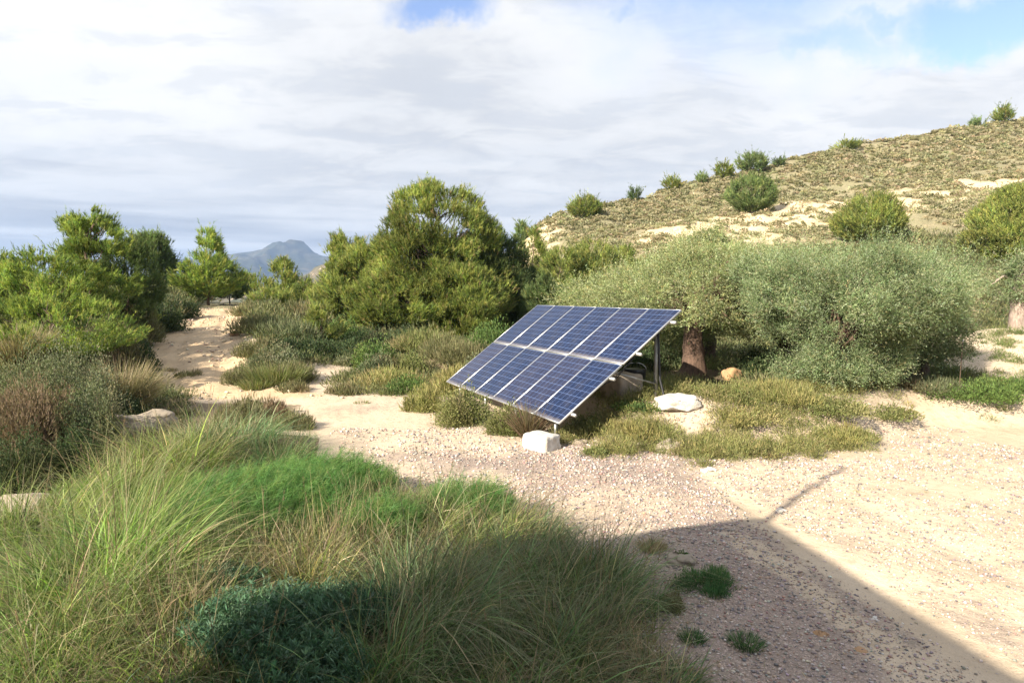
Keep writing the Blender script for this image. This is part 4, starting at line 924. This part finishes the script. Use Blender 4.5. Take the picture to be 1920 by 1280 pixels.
TS(gx(770, 6.6), 6.6, .45, .8, 3400, 'grassy', 'green-topped tussock left of the half-sunlit one', wind=(.1, 0), straw=.3)
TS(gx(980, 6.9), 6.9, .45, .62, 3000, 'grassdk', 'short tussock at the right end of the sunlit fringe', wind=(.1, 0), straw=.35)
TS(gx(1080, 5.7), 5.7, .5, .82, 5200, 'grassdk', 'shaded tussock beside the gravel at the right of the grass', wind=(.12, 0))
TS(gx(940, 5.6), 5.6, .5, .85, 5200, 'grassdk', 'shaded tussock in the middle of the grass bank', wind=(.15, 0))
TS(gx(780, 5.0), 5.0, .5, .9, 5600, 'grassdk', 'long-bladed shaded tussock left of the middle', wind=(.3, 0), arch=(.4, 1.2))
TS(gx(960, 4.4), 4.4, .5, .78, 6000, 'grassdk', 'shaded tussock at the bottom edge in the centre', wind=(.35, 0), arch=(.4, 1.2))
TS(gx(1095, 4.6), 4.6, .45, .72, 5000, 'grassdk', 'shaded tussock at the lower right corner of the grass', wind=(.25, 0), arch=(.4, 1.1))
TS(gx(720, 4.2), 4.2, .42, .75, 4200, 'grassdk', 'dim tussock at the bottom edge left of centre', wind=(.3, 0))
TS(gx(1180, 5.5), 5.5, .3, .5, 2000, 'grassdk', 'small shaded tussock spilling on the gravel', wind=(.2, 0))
TS(gx(615, 5.8), 5.8, .5, .6, 1900, 'straw', 'dry brown stand of stalks in the middle of the grass', arch=(.05, .8), lean=(.05, .6), straw=.2, mixp=(('grassy', .4), ('brown', .35), ('yellow', .15)))
TS(gx(690, 7.0), 7.0, .45, .62, 1500, 'straw', 'dry stalks behind the green-topped tussock', arch=(.05, .8), lean=(.05, .6), straw=.2, mixp=(('grassy', .45), ('brown', .3)))
TS(gx(480, 5.7), 5.7, .4, .5, 1400, 'straw', 'dry yellowish stalks beside the feathery plants', arch=(.05, .8), lean=(.05, .6), straw=.2, mixp=(('grassy', .5), ('yellow', .3)))
TS(gx(250, 4.5), 4.5, .4, .6, 3200, 'grassy', 'matted tussock with brown thatch at the bottom edge', straw=.3, mixp=(('brown', .3),))
TS(gx(560, 5.2), 5.2, .35, .55, 2200, 'yellow', 'yellowish tuft above the blue-green leafy plants', straw=.3, mixp=(('brown', .3), ('grassy', .3)))
TS(gx(510, 9.8), 9.8, .5, .6, 2200, 'grassdk', 'dim tussock behind the bright feathery plants', wind=(.2, 0))
TS(gx(380, 11.6), 11.6, .6, .7, 2200, 'grassdk', 'farthest grass tussock of the foreground beside the bare fork', wind=(.2, 0), straw=.4)
TS(gx(230, 10.6), 10.6, .4, .65, 1600, 'grassy', 'tussock at the foot of the pale boulder', wind=(.2, 0))
TS(gx(120, 9.4), 9.4, .35, .8, 1600, 'grassy', 'thin tall-stalked tuft at the ditch edge', wind=(.1, 0))

def feathery(x, y, rx, ry, h, n, label, pal='feather', wind=.5):
    """soft fennel-like plants: fine stems hung with hair-thin leaves"""
    z0 = float(zt(x, y, False)); e = empty('feathery_plant', (x, y, z0 - .03), label=label, cat='plant')
    a = rng.uniform(0, 6.28, n); q = np.sqrt(rng.uniform(0, 1, n)); px_ = np.cos(a) * q * rx; py_ = np.sin(a) * q * ry; hh = h * (1 - .45 * q ** 2) * rng.uniform(.75, 1.1, n)
    root = np.stack([px_, py_, np.zeros(n)], 1); d0 = np.stack([px_ * .3 + wind * .6 + rng.normal(0, .15, n), py_ * .3 + rng.normal(0, .15, n), np.ones(n)], 1)
    c = pick(PAL[pal], n, .12); bend = rng.uniform(.1, .5, n)
    v, f, cc = blades(root, d0, hh, np.full(n, .0022), bend, c, seg=6)
    sp = v.reshape(n, 7, 2, 3).mean(2); m_ = 46
    t = rng.uniform(.35, 1, (n, m_)) * 6; i0 = np.minimum(t.astype(int), 5); fr = (t - i0)[..., None]; ii = np.arange(n)[:, None]
    C = sp[ii, i0] * (1 - fr) + sp[ii, i0 + 1] * fr
    A = nrm(rng.normal(0, .55, (n, m_, 3)) + np.array([wind, 0, .55]))
    lv = leaves(C.reshape(-1, 3), A.reshape(-1, 3), rng.uniform(.05, .13, n * m_), .0016, np.repeat(c, m_, 0) * np.exp(rng.normal(0, .15, (n * m_, 1))), tri=True)
    mesh('stem', v, [f], M_GRASS, e, col=cc); mesh('leaves', lv[0], [lv[1]], M_GRASS, e, col=lv[2])
FE = feathery
FE(gx(470, 7.1), 7.1, .95, .75, .82, 2800, 'bright green feathery mound in the middle of the foreground')
FE(gx(590, 8.2), 8.2, .8, .5, .78, 1500, 'bright green feathery plants at the back reaching the sandy ground')
FE(gx(395, 6.5), 6.5, .55, .5, .7, 900, 'feathery green plants left of the bright mound')
FE(gx(690, 6.6), 6.6, .35, .3, .62, 420, 'thin feathery plants among the dry stalks')
FE(gx(300, 7.6), 7.6, .4, .3, .6, 420, 'thin feathery plants among the sunlit tussocks', pal='grassy')
FE(gx(850, 7.4), 7.4, .5, .35, .72, 650, 'feathery green plants at the top of the shaded grass')
FE(gx(150, 7.6), 7.6, .5, .4, .5, 500, 'dull feathery plants near the ditch at left', pal='grassy')
def leafy(x, y, rx, h, n, label, pal='bluegn'):
    z0 = float(zt(x, y, False)); e = empty('leafy_plant', (x, y, z0 - .03), label=label, cat='plant')
    a = rng.uniform(0, 6.28, n); q = np.sqrt(rng.uniform(0, 1, n)); px_ = np.cos(a) * q * rx; py_ = np.sin(a) * q * rx * .8; hh = h * (1 - .4 * q ** 2) * rng.uniform(.7, 1.1, n)
    root = np.stack([px_ * .7, py_ * .7, np.zeros(n)], 1); d0 = np.stack([px_ * .6 + rng.normal(0, .2, n), py_ * .6 + rng.normal(0, .2, n), np.ones(n)], 1)
    c = pick(PAL[pal], n, .12); v, f, cc = blades(root, d0, hh, np.full(n, .003), rng.uniform(.05, .3, n), c, seg=6)
    sp = v.reshape(n, 7, 2, 3).mean(2); m_ = 38; t = rng.uniform(.25, 1, (n, m_)) * 6; i0 = np.minimum(t.astype(int), 5); fr = (t - i0)[..., None]; ii = np.arange(n)[:, None]
    C = sp[ii, i0] * (1 - fr) + sp[ii, i0 + 1] * fr; A = nrm(rng.normal(0, .6, (n, m_, 3)) + np.array([0, 0, .6]))
    lv = leaves(C.reshape(-1, 3), A.reshape(-1, 3), rng.uniform(.025, .06, n * m_), .0045, np.repeat(c, m_, 0) * np.exp(rng.normal(0, .15, (n * m_, 1))))
    mesh('stem', v, [f], M_GRASS, e, col=cc); mesh('leaves', lv[0], [lv[1]], M_SCRUB, e, col=lv[2])
leafy(gx(470, 4.3), 4.3, .5, .5, 900, 'dark blue-green leafy plant at the bottom left of centre')
leafy(gx(590, 4.5), 4.5, .42, .45, 700, 'blue-green leafy plant touching the dry stalks at the bottom')
leafy(gx(690, 4.7), 4.7, .22, .42, 220, 'small blue-green leafy sprig among the shaded grass')
leafy(gx(420, 5.0), 5.0, .25, .36, 260, 'blue-green leafy sprig in front of the feathery plants')
leafy(gx(560, 3.9), 3.9, .4, .42, 600, 'blue-green leafy plant cut by the bottom edge')

# ------------------------------------------------------------------ uncountable cover
def scatter(n, x0, x1, y0, y1, dens):
    x = rng.uniform(x0, x1, n); y = rng.uniform(y0, y1, n); k = rng.uniform(0, 1, n) < dens(x, y); return x[k], y[k]
# short grass filling the bank between tussocks
x, y = scatter(60000, -7.5, 1.6, 2.6, 12.5, lambda x, y: inpoly(x, y, GRASSF) * (.35 + .65 * (fbm(x * 1.5, y * 1.5, 3, 2) > .45)) * np.clip(7.5 / np.maximum(y, 1), .5, 1))
n = len(x); z = zt(x, y)
d0 = np.stack([rng.normal(.12, .3, n), rng.normal(0, .3, n), np.ones(n)], 1); pz = fbm(x / .9, y / .9, 3, 14)
c = pick(PAL['grassy'], n, .15); kk = pz > .56; c[kk] = pick(PAL['straw'], int(kk.sum()), .15); kk = pz < .42; c[kk] = pick(PAL['grassdk'], int(kk.sum()), .15)
v, f, cc = blades(np.stack([x, y, z - .01], 1), d0, rng.uniform(.15, .55, n) * (.7 + pz * .7), rng.uniform(.0018, .0034, n), rng.uniform(.1, 1.0, n), c, seg=4)
mesh('grass', v, [f], M_GRASS, col=cc, kind='stuff', label='mixed green and dry grass covering the foreground bank', cat='grass')
# weeds on the green patches
def poly_fill(polys, n, hmin, hmax, pal, name, label, edge=.75, R0=.10, R1=.28, k=70, ln=.055, wd=.006, mask=None):
    xs = []; ys = []
    for Pp in polys:
        a = np.array(Pp); x, y = scatter(n, a[:, 0].min() - edge, a[:, 0].max() + edge, a[:, 1].min() - edge, a[:, 1].max() + edge,
                                         lambda x, y: inpoly(x + (fbm(x * 1.3, y * 1.3, 3, 4) - .5) * edge * 3, y + (fbm(x * 1.3 + 9, y * 1.3, 3, 5) - .5) * edge * 3, Pp) * sm(fbm(x * .9, y * .9, 3, 66), .36, .52))
        xs.append(x); ys.append(y)
    x = np.concatenate(xs); y = np.concatenate(ys); n_ = len(x)
    v, f, c = clumps(np.stack([x, y, zt(x, y) - .01], 1), rng.uniform(R0, R1, n_), rng.uniform(hmin, hmax, n_), k, pal, ln, wd, up=.6, tri=True, cvar=.2)
    mesh(name, v, [f], M_SCRUB, col=c, kind='stuff', label=label, cat='ground cover')
poly_fill([GREEN_A], 5200, .10, .36, PAL['yellow'] + PAL['olivegn'], 'weeds', 'low yellow-green weeds covering the ground below the olives', k=90, ln=.06, wd=.0055)
poly_fill([GREEN_B], 1500, .08, .30, PAL['green'] + PAL['olivegn'], 'weeds', 'low bright green weeds at the right edge', k=110, ln=.06, wd=.006)
x, y = scatter(700, -2, 16, 5, 13.5, lambda x, y: (fbm(x * 1.1, y * 1.1, 3, 91) > .55) * .5)
n = len(x); v, f, c = clumps(np.stack([x, y, zt(x, y) - .005], 1), rng.uniform(.02, .07, n), rng.uniform(.01, .04, n), 14, PAL['yellow'] + PAL['straw'], .03, .003, up=.5)
mesh('sparse_weeds', v, [f], M_SCRUB, col=c, kind='stuff', label='scattered tiny weeds on the open ground', cat='ground cover')
# undergrowth beyond the yard and on the banks
def ug(x, y):
    xt = np.interp(y, TR_Y, TR_X); dx = x - xt
    far = (np.abs(dx) > 2.15) & ((y > 18.4) | (dx < 0)) & (y < 62) & ((x < -6.4) | (y > 22.5) | (x > -5.3))
    lane = (x > -6.4) & (x < -5.3) & (y < 22.5) & (y > 15)
    near = (x > 2.8) & (x < 11.5) & (y > 14.0) & (y < 40)
    pocket = (x > -4.6) & (x < 3) & (y > 17.2)
    mound = np.hypot((x - 15.2) / 3.2, (y - 18.6) / 4.4) < 1
    bank = (x < -6.2 - .35 * np.maximum(y - 12, 0)) & (y > 8.6) & ((dx < -2.3) | (y < 14.5))
    return ((far & ~lane) | near | pocket | bank) & ~mound & (x > -75) & ~((x > 2) & (y < 30) & (x < 11) & (fbm(x, y, 2, 12) < .5))
x, y = scatter(42000, -75, 42, 8.5, 62, lambda x, y: ug(x, y) * (np.abs(x / y) < 1.7) * np.clip(24 / y, .25, 1) * sm(fbm(x / 2.5, y / 2.5, 3, 50), .12, .32))
n = len(x); Rr = rng.uniform(.22, .6, n) * (1 + y / 80); Hh = Rr * rng.uniform(.6, 1.15, n) * np.where((y < 30) & (x > -9.5), .5, 1)
v, f, c = clumps(np.stack([x, y, zt(x, y) - .03], 1), Rr, Hh, np.clip(170 - y * 2.2, 50, 150).astype(int), PAL['heath'] + PAL['grey'] + PAL['dark'] + PAL['olivegn'][:2], y * .0055 + .01, y * .0007 + .001, up=.75, cvar=.3)
mesh('undergrowth', v, [f], M_SCRUB, col=c, kind='stuff', label='heathy undergrowth filling the banks and the ground beneath the pines', cat='undergrowth')
# hillside scrub
x, y = scatter(110000, -20, 190, 46, 165, lambda x, y: (960 + F * x / y > 900) * (960 + F * x / y < 2150) * np.clip(75 / y, .3, 1))
UUU = 960 + F * x / y; tD = (y - 44) / (np.interp(UUU, RU, RD) - 44)
band = np.exp(-((tD - .44) / .16) ** 2) * sm(UUU, 1130, 1250); lt = sm(1090 - UUU, 0, 110)
nn_ = fbm(x / 5, y / 5, 4, 71); keep = (tD < 1.05) & (rng.uniform(0, 1, len(x)) < np.clip(.95 - .85 * band * (nn_ < .60) - .7 * lt - .62 * (nn_ < .43), .04, 1))
x, y = x[keep], y[keep]; n = len(x); Rr = rng.uniform(.25, .8, n) * rng.uniform(.6, 1.2, n); Hh = Rr * rng.uniform(.5, .85, n)
v, f, c = clumps(np.stack([x, y, zt(x, y) - .1], 1), Rr, Hh, 30, PAL['heath'] + [(.23, .215, .125, 16), (.28, .245, .155, 18), (.19, .18, .10, 6)], y * .0026, y * .0015, up=.4, jit=.07, mixv=.2, cvar=.12, tri=False)
mesh('hillside_scrub', v, [f], M_SCRUB, col=c, kind='stuff', label='low grey-green scrub dotted over the whole hillside', cat='scrub')
# gravel: real little stones near the camera
def gravel(n, dens, name, label, s0=.005, s1=.02, box=(-3.5, 9, 3.2, 13), big=False):
    x, y = scatter(n, *box, dens); n = len(x); s = s0 + (s1 - s0) * rng.uniform(0, 1, n) ** 3 * np.where(y > 0, 1, 1); s = s * (1 if big else np.clip(y / 7, .8, 1.5))
    base = np.array([(1, 0, 0), (0, 1, 0), (-1, 0, 0), (0, -1, 0), (.1, .05, .75), (0, 0, -.8), (.6, .6, .35), (-.6, .6, .4), (-.6, -.6, .3), (.6, -.6, .4)])
    Fb = np.array([(0, 6, 4), (6, 1, 4), (1, 7, 4), (7, 2, 4), (2, 8, 4), (8, 3, 4), (3, 9, 4), (9, 0, 4), (0, 5, 6), (6, 5, 1), (1, 5, 7), (7, 5, 2), (2, 5, 8), (8, 5, 3), (3, 5, 9), (9, 5, 0)])
    a = rng.uniform(0, 6.28, n); st = rng.uniform(.6, 1.3, (n, 3)); Vb = base[None] * st[:, None] + rng.normal(0, .13, (n, 10, 3))
    ca, sa = np.cos(a)[:, None], np.sin(a)[:, None]
    Vr = np.stack([Vb[..., 0] * ca - Vb[..., 1] * sa, Vb[..., 0] * sa + Vb[..., 1] * ca, Vb[..., 2]], -1) * s[:, None, None] + np.stack([x, y, zt(x, y) + s * .25], 1)[:, None]
    f = (Fb[None] + np.arange(n)[:, None, None] * 10).reshape(-1, 3)
    pal = [(.48, .39, .28, 5), (.42, .34, .25, 4), (.34, .27, .2, 2)] if big else [(.36, .31, .28, 5), (.22, .19, .175, 5), (.46, .40, .35, 3), (.36, .26, .20, 3), (.28, .18, .15, 2), (.14, .13, .13, 2)]
    mesh(name, Vr.reshape(-1, 3), [f], M_STONES, col=np.repeat(pick(pal, n, .12), 10, 0), kind='stuff', label=label, cat='gravel')
m_, g_, o_ = newmat('gravel stones'); a_ = g_.n('ShaderNodeAttribute', attribute_name='col'); p_ = g_.n('ShaderNodeBsdfPrincipled'); g_.l(a_.outputs['Color'], p_.inputs['Base Color']); p_.inputs['Roughness'].default_value = .85; g_.l(p_.outputs[0], o_.inputs[0]); M_STONES = m_
def gd(x, y):
    strip = np.exp(-((x - (3.28 - .13 * (y - 6))) / .22) ** 2) * (y < 8.6)
    return (~inpoly(x, y, [(a * .9, b) for a, b in GRASSF])) * np.clip(.25 + 1.1 * (fbm(x / 1.1, y / 1.1, 3, 77) - .35) + .7 * np.exp(-((x - 2.0) / 1.3) ** 2 - ((y - 5.2) / 2.4) ** 2) - .8 * strip - .12 * sm(x, 4.2, 6), .05, 1) * np.clip(6 / y, .3, 1)
def track_d(x, y):
    return (np.abs(x - np.interp(y, TR_Y, TR_X)) < 2.1) * sm(fbm(x / 1.2, y / 1.2, 3, 33), .4, .6)
gravel(12000, track_d, 'rubble', 'loose stones and clods along the eroded sandy track', s0=.015, s1=.075, box=(-22, -4, 16.5, 50), big=True)
gravel(230000, gd, 'gravel', 'small grey and pinkish stones strewn over the yard')

# dead twigs and grass stems lying about
x, y = scatter(5200, -4, 10, 3.6, 14, lambda x, y: .12 + .5 * np.exp(-((x - 1.3) / 1.0) ** 2) * (y < 9) + .4 * inpoly(x, y, GREEN_A)); n = len(x); a = rng.uniform(0, 6.28, n)
v, f, c = blades(np.stack([x, y, zt(x, y) + .006], 1), np.stack([np.cos(a), np.sin(a), rng.uniform(-.02, .12, n)], 1), rng.uniform(.03, .16, n), rng.uniform(.0012, .003, n), rng.uniform(0, .05, n), pick(PAL['brown'] + PAL['straw'], n, .3), seg=3)
mesh('litter', v, [f], M_GRASS, col=c, kind='stuff', label='dead twigs and stems littering the yard', cat='litter')
# ------------------------------------------------------------------ air
HAZE_D = 1.3e-4
hm = bpy.data.materials.new('air'); hm.use_nodes = True; hm.node_tree.nodes.clear(); g = NG(hm.node_tree)
o = g.n('ShaderNodeOutputMaterial'); pv = g.n('ShaderNodeVolumePrincipled'); pv.inputs['Color'].default_value = (.42, .62, 1, 1); pv.inputs['Density'].default_value = HAZE_D; pv.inputs['Anisotropy'].default_value = .2
g.l(pv.outputs[0], o.inputs['Volume'])
hz = MB().bx(-6300, 6300, -6300, 6300, -90, 345).out('haze', hm, kind='stuff', label='thin pale haze in the air over the land', cat='haze')
